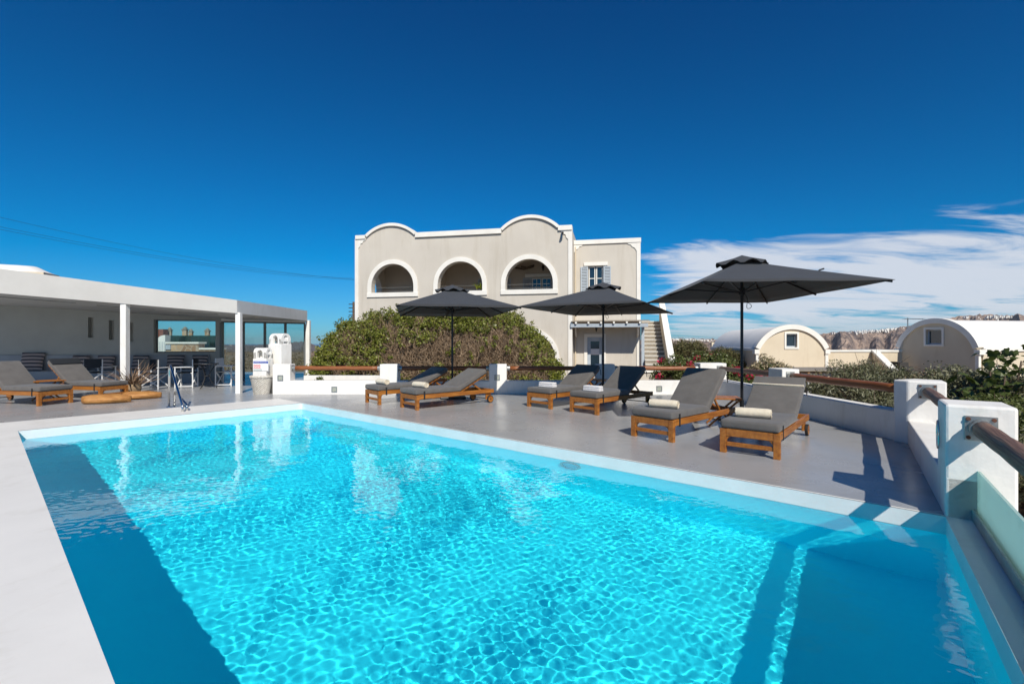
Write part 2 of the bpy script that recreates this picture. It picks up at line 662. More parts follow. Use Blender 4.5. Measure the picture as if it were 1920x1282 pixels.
def water_surface():
    n, m = 940, 470
    u = (np.linspace(0, 1, n) ** 1.25)[:, None, None]
    t = np.linspace(0, 1, m)[None, :, None]
    c = [np.array(p[:2]) for p in (C0, CL, CR, CF)]
    P = (1 - u) * (1 - t) * c[0] + u * (1 - t) * c[1] + (1 - u) * t * c[2] + u * t * c[3]
    r = np.random.default_rng(3)
    z = np.zeros(P.shape[:2])
    for i in range(70):
        lam = float(np.exp(r.uniform(np.log(.032), np.log(.105))))
        a = r.uniform(0, 2 * np.pi)
        k = 2 * np.pi / lam
        z += .0058 * lam * lam * np.sin(k * (P[..., 0] * np.cos(a) + P[..., 1] * np.sin(a)) + r.uniform(0, 6.28))
    X_, Y_ = P[..., 0], P[..., 1]
    z *= 1.0 + .30 * np.sin(X_ * 1.3 + .9 * np.sin(Y_ * .8)) * np.sin(Y_ * 1.1 + .7 * X_) + .22 * np.sin(X_ * 3.1 - Y_ * 2.3)
    for i in range(14):
        lam = float(np.exp(r.uniform(np.log(.25), np.log(.75))))
        a = r.uniform(0, 2 * np.pi)
        k = 2 * np.pi / lam
        z += .0006 * lam * np.sin(k * (P[..., 0] * np.cos(a) + P[..., 1] * np.sin(a)) + r.uniform(0, 6.28))
    V = np.concatenate([P, (z + WATER_Z)[..., None]], -1).reshape(-1, 3)
    idx = np.arange(n * m).reshape(n, m)
    F = np.stack([idx[:-1, :-1], idx[:-1, 1:], idx[1:, 1:], idx[1:, :-1]], -1).reshape(-1, 4)
    me = bpy.data.meshes.new('pool_water')
    me.from_pydata(V.tolist(), [], F.tolist())
    me.materials.append(M['water'])
    me.polygons.foreach_set('use_smooth', [True] * len(me.polygons))
    o = link('pool_water', me, None, kind='structure')
    o.cycles.is_caustics_caster = True
    return o


water_surface()

# terrace floor: grey cement, and the white plaster round the pool
out_dir = (G(0, 793) - OB).normalized()
FARL = OB + out_dir * 19
deck = sheet('pool_deck', [OB, CR, U(3.95, 4.75), U(3.95, 9.3), U(-4.9, 9.3), U(-4.9, 16), U(-18, 16), (FARL.x - 6, FARL.y, 0), FARL], M['deck'])
cop = sheet('pool_coping', [OB, CF, CL, C0, C0 - AD * 3 - BD * .0, C0 - AD * 3 - BD * 9, FARL], M['coping'], .004)
edge_n = Vector((AD.y, -AD.x, 0))
if edge_n.dot(CR - C0) < 0:
    edge_n = -edge_n
sheet('coping_edge', [CF, CR, CR + edge_n * .028, OB + (CF - OB).normalized() * .02 + edge_n * .028, OB], M['coping'], .004, parent=cop)
sheet('pool_ledge', [CR, C0, C0 - BD * 2, C0 - BD * 2 + BN * .75, CR + BN * .6], M['coping'], .002)


def ground():
    """dry land falling away to the sea"""
    rad = np.concatenate([[0], np.linspace(9, 15, 9), np.linspace(17, 60, 22), np.geomspace(66, 900, 24)])
    na = 140
    v, f = [], []
    r = np.random.default_rng(5)
    for i, q in enumerate(rad):
        for k in range(na):
            a = 2 * math.pi * k / na
            z = -1.9
            if q > 12.2:
                z = -1.9 + 1.15 * min(1, (q - 12.2) / 2.2)
            if q > 20:
                z += (math.sin(q * .11 + 3 * math.sin(a * 3)) * .12 + r.normal() * .05) * min(1, (q - 20) / 20)
            if q > 120:
                z -= (q - 120) * .14 + ((q - 120) / 60) ** 2
            v.append((q * math.cos(a), q * math.sin(a), max(z, -150)))
    for i in range(len(rad) - 1):
        for k in range(na):
            k2 = (k + 1) % na
            f.append((i * na + k, (i + 1) * na + k, (i + 1) * na + k2, i * na + k2))
    mb = MB()
    mb.add(v, f)
    return mb.build('ground', M['soil'], kind='structure', smooth=True)


ground()
mb = MB()
ringn = 96
mb.add([(r_ * math.cos(2 * math.pi * k / ringn), r_ * math.sin(2 * math.pi * k / ringn), -120) for r_ in (300, 30000) for k in range(ringn)],
       [(k, k + ringn, (k + 1) % ringn + ringn, (k + 1) % ringn) for k in range(ringn)])
mb.build('sea', M['sea'], kind='structure')


def ridge(name, prof, dist, depth, mat, rough, seed, base=-125, kind='structure'):
    """a far mountain side whose crest follows surveyed points (px, py); it has real depth behind and in front of the crest"""
    r = np.random.default_rng(seed)
    xs = np.linspace(prof[0][0], prof[-1][0], 260)
    ys = np.interp(xs, [p[0] for p in prof], [p[1] for p in prof])
    rows = 26
    Z = np.zeros((rows, len(xs)))
    X = np.zeros_like(Z)
    Y = np.zeros_like(Z)
    noise = sum(r.normal(size=(rows, 1)) * 0 for _ in range(1))
    ph = r.uniform(0, 6.28, 40)
    for j in range(rows):
        s = j / (rows - 1)                       # 0 foot (near) .. .7 crest .. 1 behind
        for i, x in enumerate(xs):
            top = EYE - (ys[i] - HY) / FOC * dist
            if s < .72:
                q = s / .72
                h = q ** .75
                dd = dist - depth * (1 - q)
            else:
                q = (1 - s) / .28
                h = .35 + .65 * q
                dd = dist + depth * .9 * (1 - q)
            u = x / 30
            gul = sum(math.sin(u * (1.7 + 1.13 * k) + ph[k] + s * 2.1 * math.sin(k)) / (1 + .8 * k) for k in range(9))
            h2 = h - rough * gul * (4 * h * (1 - h)) * .16
            Z[j, i] = base + (top - base) * h2 + (r.normal() * rough * dist * .0011 if 0 < j else 0)
            X[j, i] = (x - CX) / FOC * dd
            Y[j, i] = dd + rough * gul * depth * .06 * (1 - h)
    n = len(xs)
    V = np.stack([X, Y, Z], -1).reshape(-1, 3)
    idx = np.arange(rows * n).reshape(rows, n)
    F = np.stack([idx[:-1, :-1], idx[:-1, 1:], idx[1:, 1:], idx[1:, :-1]], -1).reshape(-1, 4)
    me = bpy.data.meshes.new(name)
    me.from_pydata(V.tolist(), [], F.tolist())
    me.materials.append(mat)
    return link(name, me, None, kind=kind)


ridge('far_hill', [(300, 652), (430, 646), (480, 647), (546, 641.5), (566, 640), (580, 643), (603, 651), (640, 653), (720, 656), (800, 664)], 4200, 900, M['hill'], .5, 2)
ridge('caldera_cliff', [(1100, 645), (1180, 638), (1250, 634), (1340, 636), (1440, 632), (1545, 626), (1600, 621), (1650, 619), (1700, 612), (1770, 598),
                        (1800, 593), (1850, 590), (1920, 592), (2050, 589), (2300, 600)], 3600, 420, M['cliff'], 1.0, 4)


def far_town(name, label, spans, dist, n, seed):
    r = random.Random(seed)
    mb = MB()
    for i in range(n):
        x0, x1, y0, y1 = r.choice(spans)
        t = r.random()
        px = x0 + (x1 - x0) * t
        py = y0 + (y1 - y0) * t + abs(r.gauss(0, 2.2)) - .4
        d = dist - abs(r.gauss(0, 12))
        p = at(px, py, d)
        w, h = r.uniform(2.5, 8), r.uniform(1.5, 4.5)
        mb.box(p.x - w / 2, d - 4, p.z - 9, p.x + w / 2, d + 4, p.z + h)
    return mb.build(name, M['house_far'], kind='stuff', label=label, category='town')


far_town('far_town', 'white town strung along the top of the distant brown cliff', [(1250, 1340, 634.5, 637), (1255, 1330, 635, 637), (1560, 1690, 624, 614.5), (1600, 1700, 622, 613), (1640, 1690, 620, 616)], 3570, 300, 1)
far_town('far_village', 'scattered pale houses on the high ridge behind the right vault', [(1800, 1920, 594, 592.5), (1850, 1930, 592, 593.5)], 3560, 90, 2)
far_town('shore_village', 'thin white village on the far shore seen through the glass wall', [(425, 500, 647.5, 648.5), (440, 490, 648, 649)], 4150, 60, 3)


# ================================================================== PARAPETS
def flange(parent, pos, direction, r, plate_w=.17, bolts=True):
    d = Vector(direction).normalized()
    x = Vector((d.y, -d.x, 0)).normalized()
    Mx = Matrix(((x.x, d.x, 0, pos[0]), (x.y, d.y, 0, pos[1]), (0, 0, 1, pos[2]), (0, 0, 0, 1)))
    b = MB().box(-plate_w / 2, 0, -plate_w / 2, plate_w / 2, .012, plate_w / 2, Mx).build('flange_plate', M['galv'], parent, bevel=.003, seg=1)
    p = Vector(pos)
    MB().tube([p + d * .012, p + d * .085], r * 1.12, 20).build('rail_collar', M['galv'], b, smooth=False)
    if bolts:
        for sx in (-1, 1):
            for sz in (-1, 1):
                q = p + x * sx * plate_w * .38 + Vector((0, 0, sz * plate_w * .38)) + d * .012
                MB().tube([q, q + d * .012], .014, 8).build('bolt', M['rust'], b)


def wooden_rail(parent, a, b, r, mat, seed):
    rr = random.Random(seed)
    a, b = Vector(a), Vector(b)
    n = max(6, int((b - a).length / .22))
    path, rad = [], []
    for i in range(n + 1):
        t = i / n
        path.append(a.lerp(b, t) + Vector((rr.gauss(0, .003), rr.gauss(0, .003), rr.gauss(0, .003))))
        rad.append(r * (1 + rr.gauss(0, .018)))
    d = (b - a)
    o = MB()
    # local frame along x so that the grain follows the pole
    L_ = d.length
    loc = [Vector((L_ * i / n, rr.gauss(0, .003), rr.gauss(0, .003))) for i in range(n + 1)]
    o.tube(loc, rad, 18)
    ob = o.build('rail', mat, parent, smooth=True)
    ob.matrix_local = Matrix.Translation(a) @ d.to_track_quat('X', 'Z').to_matrix().to_4x4()
    return ob


def wall_light(parent, x, y, z, s=.075):
    f = MB().slab([(x - s, z - s), (x + s, z - s), (x + s, z + s), (x - s, z + s)], [[(x - s * .7, z - s * .7), (x - s * .7, z + s * .7), (x + s * .7, z + s * .7), (x + s * .7, z - s * .7)]], y - .012, y + .004)
    o = f.build('wall_light', M['galv'], parent)
    MB().box(x - s * .68, y - .006, z - s * .68, x + s * .68, y + .003, z + s * .68).build('light_lens', M['lens'], o)


WY = 9.2 * EYE                       # front face of the rear wall
rear = thing('parapet_wall', 'white rear terrace wall with four posts and reddish wooden rails', 'wall')
PT, WT, RZ = .775, .345, .665
xpx = lambda px, d=WY: (px - CX) / FOC * d
MB().box(xpx(511), WY, -.9, xpx(1313), WY + .27, WT).build('base_wall', M['plaster'], rear, bevel=.012)
rear_posts = [(511, 544), (712, 746), (917, 950), (1119, 1153)]
for a, b in rear_posts:
    MB().box(xpx(a), WY - .004, -.88, xpx(b), WY + .30, PT).build('post', M['plaster'], rear, bevel=.014)
rear_ends = [(544, 712), (746, 917), (950, 1119), (1153, 1313)]
for i, (a, b) in enumerate(rear_ends):
    xa, xb = xpx(a), xpx(b)
    wooden_rail(rear, (xa + .03, WY + .14, RZ), (xb - .03, WY + .14, RZ), .056, M['rail'], i)
    flange(rear, (xa, WY + .14, RZ), (1, 0, 0), .056, .14, False)
    flange(rear, (xb, WY + .14, RZ), (-1, 0, 0), .056, .14, False)
wall_light(rear, xpx(526), WY - .004, EYE - (708.5 - HY) / FOC * WY)
wall_light(rear, xpx(627), WY, EYE - (730 - HY) / FOC * WY)
wall_light(rear, xpx(932), WY - .004, EYE - (707.5 - HY) / FOC * WY)
wall_light(rear, xpx(1236), WY, EYE - (728.5 - HY) / FOC * WY)

side = thing('parapet_wall', 'white right hand terrace wall with square posts and weathered rails', 'wall')
xw, t = 3.83 * EYE, .27
k1, k2 = U(3.83, 9.2), U(3.905, 4.737)
SW = .40                             # top of the low side wall
MB().prism([(k1.x, k1.y), (k2.x, k2.y), (k2.x + t, k2.y), (k1.x + t, k1.y)], -1.9, SW).build('base_wall', M['plaster'], side, bevel=.012)
MB().prism([(k2.x, k2.y), (CR.x, CR.y), (CR.x + BN.x * .26, CR.y + BN.y * .26), (k2.x + BN.x * .26, k2.y + BN.y * .26)], -1.9, .31).build('base_wall', M['plaster'], side, bevel=.012)
xa = xpx(1313)
MB().box(xa, WY - .006, -1.88, xa + .68, WY + .42, .80).build('post', M['plaster'], side, bevel=.014)
p5 = U(3.83, 6.8)
MB().box(p5.x - .004, p5.y, -1.88, p5.x + .33, p5.y + .5, .83).build('post', M['plaster'], side, bevel=.016)
n6 = k2 - BD * .004
poly6 = [n6, n6 + BN * .39, n6 + BN * .39 + BD * .40, n6 + BN * .1 + BD * .52, U(3.872, 4.875)]
MB().prism([(p.x, p.y) for p in poly6], -1.88, .835).build('post', M['plaster'], side, bevel=.018)
n7 = CR - BN * .003
poly7 = [n7, n7 + BN * .40, n7 + BN * .40 + BD * .44, n7 + BD * .44]
MB().prism([(p.x, p.y) for p in poly7], -1.88, .87).build('post', M['plaster'], side, bevel=.02)
ra = Vector((xa + .50, WY + .02, .665))
rb = Vector((p5.x + .17, p5.y + .5, .70))
wooden_rail(side, ra, rb, .058, M['rail_old'], 11)
flange(side, (xa + .50, WY - .006, .665), (0, -1, 0), .058, .15, False)
r6 = Vector((k2.x + .10, k2.y + .20, .70))
wooden_rail(side, (p5.x + .15, p5.y, .70), r6, .062, M['rail'], 12)
flange(side, (p5.x + .15, p5.y, .70), (0, -1, 0), .062, .16, False)
f6 = n6 + BN * .20
f7b = n7 + BN * .20 + BD * .44
wooden_rail(side, (f6.x, f6.y, .70), (f7b.x, f7b.y, .70), .062, M['rail_old'], 13)
flange(side, (f6.x, f6.y, .70), -BD, .062, .19)
f7 = n7 + BN * .20
wooden_rail(side, (f7.x, f7.y, .70), tuple(f7 - BD * 4.9 + Vector((0, 0, .70))), .064, M['rail_old'], 14)
flange(side, (f7.x, f7.y, .70), -BD, .064, .185)
# chrome hoop on the inner face of the near post
hp = n7 + BD * .22
hoop = [hp - BN * .02 + Vector((0, 0, .60)) + BD * math.cos(a) * .05 + Vector((0, 0, .11)) * math.sin(a) for a in np.linspace(0, 2 * math.pi, 25)]
MB().tube(hoop, .008, 8, False).build('chrome_hoop', M['steel'], side, smooth=True)

# glass balustrade along the short end of the pool
gl = thing('glass_balustrade', 'low frosted pale green glass panel in a steel channel beside the pool', 'balustrade')
g0 = n7 + BN * .19
MB().bar(tuple(g0 + Vector((0, 0, .215))), tuple(g0 - BD * 5.0 + Vector((0, 0, .215))), .017, .33).build('glass_panel', M['frosted'], gl)
for off in (-.030, .030):
    q = g0 + BN * off
    MB().bar(tuple(q + Vector((0, 0, .045))), tuple(q - BD * 5.0 + Vector((0, 0, .045))), .018, .085).build('channel_side', M['galv'], gl, bevel=.003, seg=1)
MB().bar(tuple(g0 + Vector((0, 0, .012))), tuple(g0 - BD * 5.0 + Vector((0, 0, .012))), .04, .016).build('channel_base', M['galv'], gl)

# round light in the pool wall
pl = thing('pool_light', 'round white ring light set in the pool side wall', 'light')
pw = G(1063, 868, WATER_Z)
s_ = (pw - CR).dot((CF - CR).normalized())
pw = CR + (CF - CR).normalized() * s_
wn = -edge_n
pc = Vector((pw.x, pw.y, WATER_Z - .17))
ringp = [pc + wn * .03 + (CF - CR).normalized() * math.cos(a) * .13 + Vector((0, 0, .13 * math.sin(a))) for a in np.linspace(0, 2 * math.pi, 29)]
MB().tube(ringp, .022, 8, False).build('light_ring', M['freeboard'], pl, smooth=True)
MB().tube([pc + wn * .01, pc + wn * .03], .115, 24).build('light_lens', M['basin'], pl)


# ================================================================== LOUNGERS, TABLES, TOWELS, PARASOLS
def rbox(x0, y0, z0, x1, y1, z1):
    return MB().box(x0, y0, z0, x1, y1, z1)


LW, LL, LH = .66, 1.98, .30      # width, length, height of the frame top
HINGE = 1.06


def leg_mesh(sx):
    """front leg with curved brackets into the foot board and the side rail"""
    mb = MB()
    x0 = sx * (LW / 2) - (.07 if sx > 0 else 0)
    mb.box(x0, 0, 0, x0 + .07, .062, LH - .006)
    # bracket towards the middle (in the xz plane) and towards the head (in the yz plane)
    xi = x0 if sx > 0 else x0 + .07
    arc = [(0, -.085)] + [(.075 * (1 - math.cos(a)), -.085 + .085 * math.sin(a)) for a in np.linspace(.25, math.pi / 2, 5)]
    zt = LH - .095
    pts = [(xi + .001 * sx, zt + .002)] + [(xi - sx * p[0], zt + p[1]) for p in arc]
    mb.slab(pts if sx < 0 else pts[::-1], [], .012, .05)
    Mx = Matrix(((0, -1, 0, x0 + .062), (1, 0, 0, 0), (0, 0, 1, 0), (0, 0, 0, 1)))
    pts2 = [(.061, zt + .022)] + [(.062 + p[0], zt + .02 + p[1]) for p in arc]
    mb.slab(pts2, [], .004, .05, Mx)
    return mb


def make_lounger(label, foot, theta, ang, group, lift=False):
    t = thing('sun_lounger', label, 'sun lounger', (foot[0] * EYE, foot[1] * EYE, 0), -R(theta), group)
    w = LW / 2
    for sx in (-1, 1):
        x0 = sx * w - (.034 if sx > 0 else 0)
        rbox(x0, .064, LH - .085, x0 + .034, LL, LH).build('side_rail', M['wood'], t, bevel=.005, seg=1)
        leg_mesh(sx).build('leg', M['wood'], t, bevel=.003, seg=1)
        # rear bracket with wheel
        br = MB()
        xr = sx * (w - .052)
        br.box(xr - .016, LL - .20, .075, xr + .016, LL - .06, LH - .087)
        bo = br.build('rear_bracket', M['wood'], t, bevel=.004, seg=1)
        xo = sx * (w - .012)
        wy, wz, wr = LL - .10, .083, .083
        wh = MB().tube([(xo - .018, wy, wz), (xo + .018, wy, wz)], wr, 22).build('wheel', M['strap'], t, bevel=.004, seg=1)
        MB().tube([(xo - .021, wy, wz), (xo + .021, wy, wz)], wr * .80, 20).build('rim', M['wood'], wh)
        MB().tube([(xo - .026, wy, wz), (xo + .026, wy, wz)], .014, 10).build('hub', M['iron'], wh)
        # strap holding the cushion
        rbox(sx * w - .004, .16, LH - .10, sx * w + .004, .195, LH + .07).build('strap', M['strap'], t)
    rbox(-w + .0705, .004, LH - .095, w - .0705, .034, LH - .002).build('foot_board', M['wood'], t, bevel=.004, seg=1)
    rbox(-w + .0705, .012, .085, w - .0705, .040, .135).build('stretcher', M['wood'], t, bevel=.004, seg=1)
    rbox(-w + .036, LL - .036, LH - .082, w - .036, LL - .004, LH - .004).build('head_board', M['wood'], t, bevel=.004, seg=1)
    MB().tube([(-w + .03, LL - .10, .083), (w - .03, LL - .10, .083)], .010, 8).build('axle', M['iron'], t)
    for k in range(8):
        y = .10 + k * .125
        rbox(-w + .036, y, LH - .030, w - .036, y + .075, LH - .010).build('slat', M['wood'], t)
    # back frame, hinged
    a = R(ang)
    Mb = Matrix.Translation((0, HINGE, LH - .012)) @ Matrix.Rotation(a, 4, 'X')
    BL = .80
    for sx in (-1, 1):
        x0 = sx * (w - .045) - (.03 if sx > 0 else 0)
        st = MB().box(x0, 0, -.03, x0 + .03, BL, .014, Mb).build('back_stile', M['wood'], t, bevel=.003, seg=1)
        for k in range(6):
            p = Mb @ Vector((sx * (w - .0445), .16 + k * .11, -.008))
            MB().tube([p, p + Vector((sx * .003, 0, 0))], .009, 8).build('peg', M['iron'], st)
    for k in range(7):
        y = .03 + k * .112
        MB().box(-w + .076, y, -.012, w - .076, y + .07, .006, Mb).build('slat', M['wood'], t)
    # prop behind the back
    top = Mb @ Vector((0, .42, -.03))
    for sx in (-1, 1):
        MB().bar((sx * .2, top.y, top.z), (sx * .2, min(top.y + .26, LL - .05), LH - .02), .022, .03).build('prop', M['wood'], t)
    # cushions
    c = rbox(-w + .004, -.015, LH + .002, w - .004, HINGE + .03, LH + .108).build('seat_cushion', M['cushion'], t, bevel=.035, seg=4, smooth=True)
    MB().box(-w + .004, .012, .018, w - .004, BL + .03, .122, Mb).build('back_cushion', M['cushion'], t, bevel=.035, seg=4, smooth=True)
    p = Mb @ Vector((w - .004, BL - .02, .03))
    MB().tube([p, p + Vector((.012, .02, -.04)), p + Vector((.006, .03, -.09)), p + Vector((.014, .025, -.13))], .007, 6).build('tie_string', M['strap'], t)
    return t, Mb


GR = 'teak sun loungers with grey cushions round the pool'
lay = [
    ('grey cushioned teak lounger left of its pair, farthest left along the rear wall', (-2.273, 7.783), 48, 25),
    ('grey cushioned teak lounger showing its whole side and wheel, second from left', (-1.552, 7.175), 48, 26),
    ('teak lounger left of the middle pair with its raised back wholly in shade', (.405, 7.293), 45, 33),
    ('teak lounger with a dark parasol shadow across its back, right of middle pair', (.996, 6.712), 46, 34),
    ('teak lounger with rolled cream towel, left one under the big right parasol', (1.4325, 4.94), 48, 43),
    ('nearest teak lounger at far right, plain grey cushion and rolled cream towel', (2.08, 4.217), 40, 31),
    ('teak lounger cut off by the left picture edge, beside the pergola', (-7.31, 7.70), -77, 42),
    ('teak lounger with taupe sunlit back standing behind the driftwood', (-7.06, 8.53), -77, 41),
]
loungers = []
for lb, ft, th, an in lay:
    loungers.append(make_lounger(lb, ft, th, an, GR)[0])
# headrest flaps on two loungers
for i in (5, 7):
    a = R(lay[i][3])
    Mb = Matrix.Translation((0, HINGE, LH - .012)) @ Matrix.Rotation(a, 4, 'X')
    mat = M['cushion'] if i == 5 else M['black_canvas']
    MB().box(-LW / 2 + .0, .64, .115, LW / 2 - .0, .84, .150, Mb).build('headrest', mat, loungers[i], bevel=.016, seg=3, smooth=True)
    if i == 5:
        MB().box(-LW / 2 - .002, .632, .118, LW / 2 + .002, .652, .153, Mb).build('pale_piping', M['towel'], loungers[i], bevel=.006, seg=2, smooth=True)


def towel(lou, label, y, x, rz, rolled=True, mat='towel'):
    mw = loungers[lou].matrix_basis.copy()
    loc = Matrix.Translation(loungers[lou].location) @ rotz(loungers[lou].rotation_euler[2]) @ Vector((x, y, LH + .109))
    mb = MB()
    if rolled:
        r0, L_ = .062, .40
        n = 40
        rad = []
        v, f = [], []
        segs = 9
        for i in range(segs):
            xx = -L_ / 2 + L_ * i / (segs - 1)
            for k in range(n):
                a = 2 * math.pi * k / n
                rr = r0 * (1 + .012 * math.sin(3 * a + i) + .012 * math.sin(i * 2.1)) - (.006 if i in (0, segs - 1) else 0)
                sq = 1.0 if math.sin(a) > -.4 else .93
                v.append((xx + .004 * math.sin(k * 1.3), math.cos(a) * rr * 1.06, r0 * .95 + math.sin(a) * rr * sq))
        for i in range(segs - 1):
            for k in range(n):
                k2 = (k + 1) % n
                f.append((i * n + k, (i + 1) * n + k, (i + 1) * n + k2, i * n + k2))
        mb.add(v, f)
        # rolled ends: a spiral step in the end faces
        for s in (-1, 1):
            xx = s * L_ / 2
            vv, ff = [], []
            turns, m = 3.2, 64
            for k in range(m + 1):
                a = 2 * math.pi * turns * k / m
                rr = r0 * .97 * (1 - .93 * k / m)
                dpt = -.004 if k % 2 else .003
                vv.append((xx + s * dpt, math.cos(a) * rr * 1.06, r0 * .95 + math.sin(a) * rr))
                vv.append((xx + s * (dpt - .008), math.cos(a) * rr * .72 * 1.06, r0 * .95 + math.sin(a) * rr * .72))
            for k in range(m):
                q = (2 * k, 2 * k + 2, 2 * k + 3, 2 * k + 1)
                ff.append(q)
            mb.add(vv, ff)
            mb.add([(xx - s * .006, 0, r0 * .95)] + [(xx - s * .006, math.cos(2 * math.pi * k / 24) * r0, r0 * .95 + math.sin(2 * math.pi * k / 24) * r0 * .93) for k in range(24)], [(0, 1 + k, 1 + (k + 1) % 24) for k in range(24)])
        # loose outer edge
        mb.box(-L_ / 2 + .004, r0 * .70, r0 * 1.55, L_ / 2 - .004, r0 * .86, r0 * 1.62)
        o = mb.build('rolled_towel', M[mat], smooth=True)
    else:
        for k in range(3):
            mb.box(-.19 + k * .002, -.075 + k * .003, .001 + k * .034, .19 - k * .003, .075 - k * .002, .033 + k * .034)
        o = mb.build('folded_towel', M[mat], bevel=.014, seg=3, smooth=True)
    o.location = loc
    o.rotation_euler = (0, 0, loungers[lou].rotation_euler[2] + R(rz))
    tag(o, label, 'towel', 'towels laid on the loungers')


towel(0, 'rolled cream towel on the leftmost lounger by the rear wall', .24, .02, 4)
towel(1, 'rolled cream towel on the lounger with its wheel in view', .30, -.03, 8)
towel(2, 'folded white towel on the left lounger of the middle pair', .28, .0, 5, False, 'towel_white')
towel(3, 'folded white towel on the lounger crossed by parasol shadow', .28, .02, 3, False, 'towel_white')
towel(4, 'rolled cream towel on the left lounger under the big parasol', .30, .02, 14)
towel(5, 'rolled cream towel on the nearest lounger at right', .34, -.03, 9)


def side_table(label, loc, rz, mat='wood'):
    t = thing('side_table', label, 'table', loc, rz, 'slatted teak side tables between loungers')
    hx, hy, z = .27, .22, .46
    for k in range(6):
        y = -hy + k * .0745
        rbox(-hx, y, z - .022, hx, y + .066, z).build('slat', M[mat], t, bevel=.003, seg=1)
    for sx in (-1, 1):
        rbox(sx * (hx - .05) - .016, -hy + .02, z - .06, sx * (hx - .05) + .016, hy - .02, z - .0225).build('apron', M[mat], t)
    for sy in (-1, 1):
        y = sy * (hy - .045)
        MB().bar((-hx + .05, y, z - .045), (hx - .06, y + sy * .0, .01), .026, .04, (0, 1, 0)).build('leg', M[mat], t, bevel=.003, seg=1)
        y2 = y - sy * .032
        MB().bar((hx - .05, y2, z - .045), (-hx + .06, y2, .01), .026, .04, (0, 1, 0)).build('leg', M[mat], t, bevel=.003, seg=1)
    return t


def between(i, j, y, side=.0):
    a = Matrix.Translation(loungers[i].location) @ rotz(loungers[i].rotation_euler[2]) @ Vector((LW / 2, y, 0))
    b = Matrix.Translation(loungers[j].location) @ rotz(loungers[j].rotation_euler[2]) @ Vector((-LW / 2, y, 0))
    return a.lerp(b, .5)


side_table('slatted teak side table between the two leftmost rear loungers', G(815, 745), R(-44))
side_table('slatted teak side table between the middle pair of loungers', G(1112, 746), R(-40))
side_table('crossed leg teak side table between the two nearest loungers', G(1353, 797), R(-14))
side_table('slatted teak side table between the two loungers by the pergola', G(88, 750), R(64))


def parasol(label, px, d, theta, rim, top, hl=1.90, hw=1.30):
    x, y = (px - CX) / FOC * d * EYE, d * EYE
    t = thing('parasol', label, 'parasol', (x, y, 0), -R(theta), 'charcoal parasols over the loungers')
    rim, top = rim * EYE, top * EYE
    rbox(-.30, -.30, .0, .30, .30, .05).build('base_plate', M['pole'], t, bevel=.01)
    MB().tube([(0, 0, .05), (0, 0, .38)], .034, 16).build('base_sleeve', M['pole'], t)
    MB().tube([(0, 0, .05), (0, 0, top - .05)], .024, 16).build('pole', M['pole'], t)
    # canopy: eight panels, edges sagging a little between the ribs
    key = [(-hw, -hl), (0, -hl), (hw, -hl), (hw, 0), (hw, hl), (0, hl), (-hw, hl), (-hw, 0)]
    rings, seg = 8, 6
    V, F = [], []
    outer = []
    for k in range(8):
        a, b = key[k], key[(k + 1) % 8]
        for s in range(seg):
            u = s / seg
            outer.append((a[0] + (b[0] - a[0]) * u, a[1] + (b[1] - a[1]) * u, math.sin(u * math.pi)))
    nO = len(outer)
    tip = top - .06
    for r in range(1, rings + 1):
        q = .10 + .90 * (r - 1) / (rings - 1)
        for (ox, oy, sg) in outer:
            z = tip + (rim - tip) * q ** .93 - sg * .008 * q - .0
            pull = 1 - sg * .010 * q
            V.append((ox * q * pull, oy * q * pull, z))
    for r in range(rings - 1):
        for k in range(nO):
            k2 = (k + 1) % nO
            F.append((r * nO + k, (r + 1) * nO + k, (r + 1) * nO + k2, r * nO + k2))
    off = len(V)
    V2 = [(p[0], p[1], p[2] - .004) for p in V]
    F2 = [tuple(i + off for i in reversed(f)) for f in F]
    last = (rings - 1) * nO
    hem = [(last + k, last + k + off, last + (k + 1) % nO + off, last + (k + 1) % nO) for k in range(nO)]
    can = MB().add(V + V2, F + F2 + hem).build('canopy', M['canvas'], t)
    can.data.polygons.foreach_set('use_smooth', [True] * len(can.data.polygons))
    # vent cap with a fluted edge
    v, f = [(0, 0, top + .02)], []
    n = 40
    for i, (rr, zz) in enumerate(((.13, -.03), (.26, -.085), (.385, -.135))):
        for k in range(n):
            a = 2 * math.pi * k / n
            ww = .030 * math.cos(8 * a) * (i / 2)
            v.append((rr * math.cos(a) * (1 + .08 * i * .5 * math.cos(4 * a)), rr * 1.12 * math.sin(a), top + zz + ww))
    f = [(0, 1 + k, 1 + (k + 1) % n) for k in range(n)]
    for i in range(2):
        for k in range(n):
            f.append((1 + i * n + k, 1 + (i + 1) * n + k, 1 + (i + 1) * n + (k + 1) % n, 1 + i * n + (k + 1) % n))
    m0 = len(v)
    v += [(p[0], p[1], p[2] - .006) for p in v]
    f += [tuple(i + m0 for i in reversed(q)) for q in f]
    MB().add(v, f).build('vent_cap', M['canvas'], t, smooth=True)
    hub = MB().tube([(0, 0, rim - .02), (0, 0, rim + .10)], .05, 14).build('hub', M['pole'], t)
    MB().tube([(0, 0, tip - .12), (0, 0, tip - .04)], .05, 14).build('crown', M['pole'], t)
    for k in range(8):
        a = key[k]
        p0 = Vector((a[0] * .05, a[1] * .05, tip - .08))
        p1 = Vector((a[0] * .985, a[1] * .985, rim - .022))
        rb_ = MB().bar(p0, p1, .018, .026).build('rib', M['pole'], t)
        mid = p0.lerp(p1, .55)
        MB().bar((a[0] * .03, a[1] * .03, rim + .03), tuple(mid - Vector((0, 0, .016))), .014, .018).build('strut', M['pole'], rb_)
    return t, rim, top


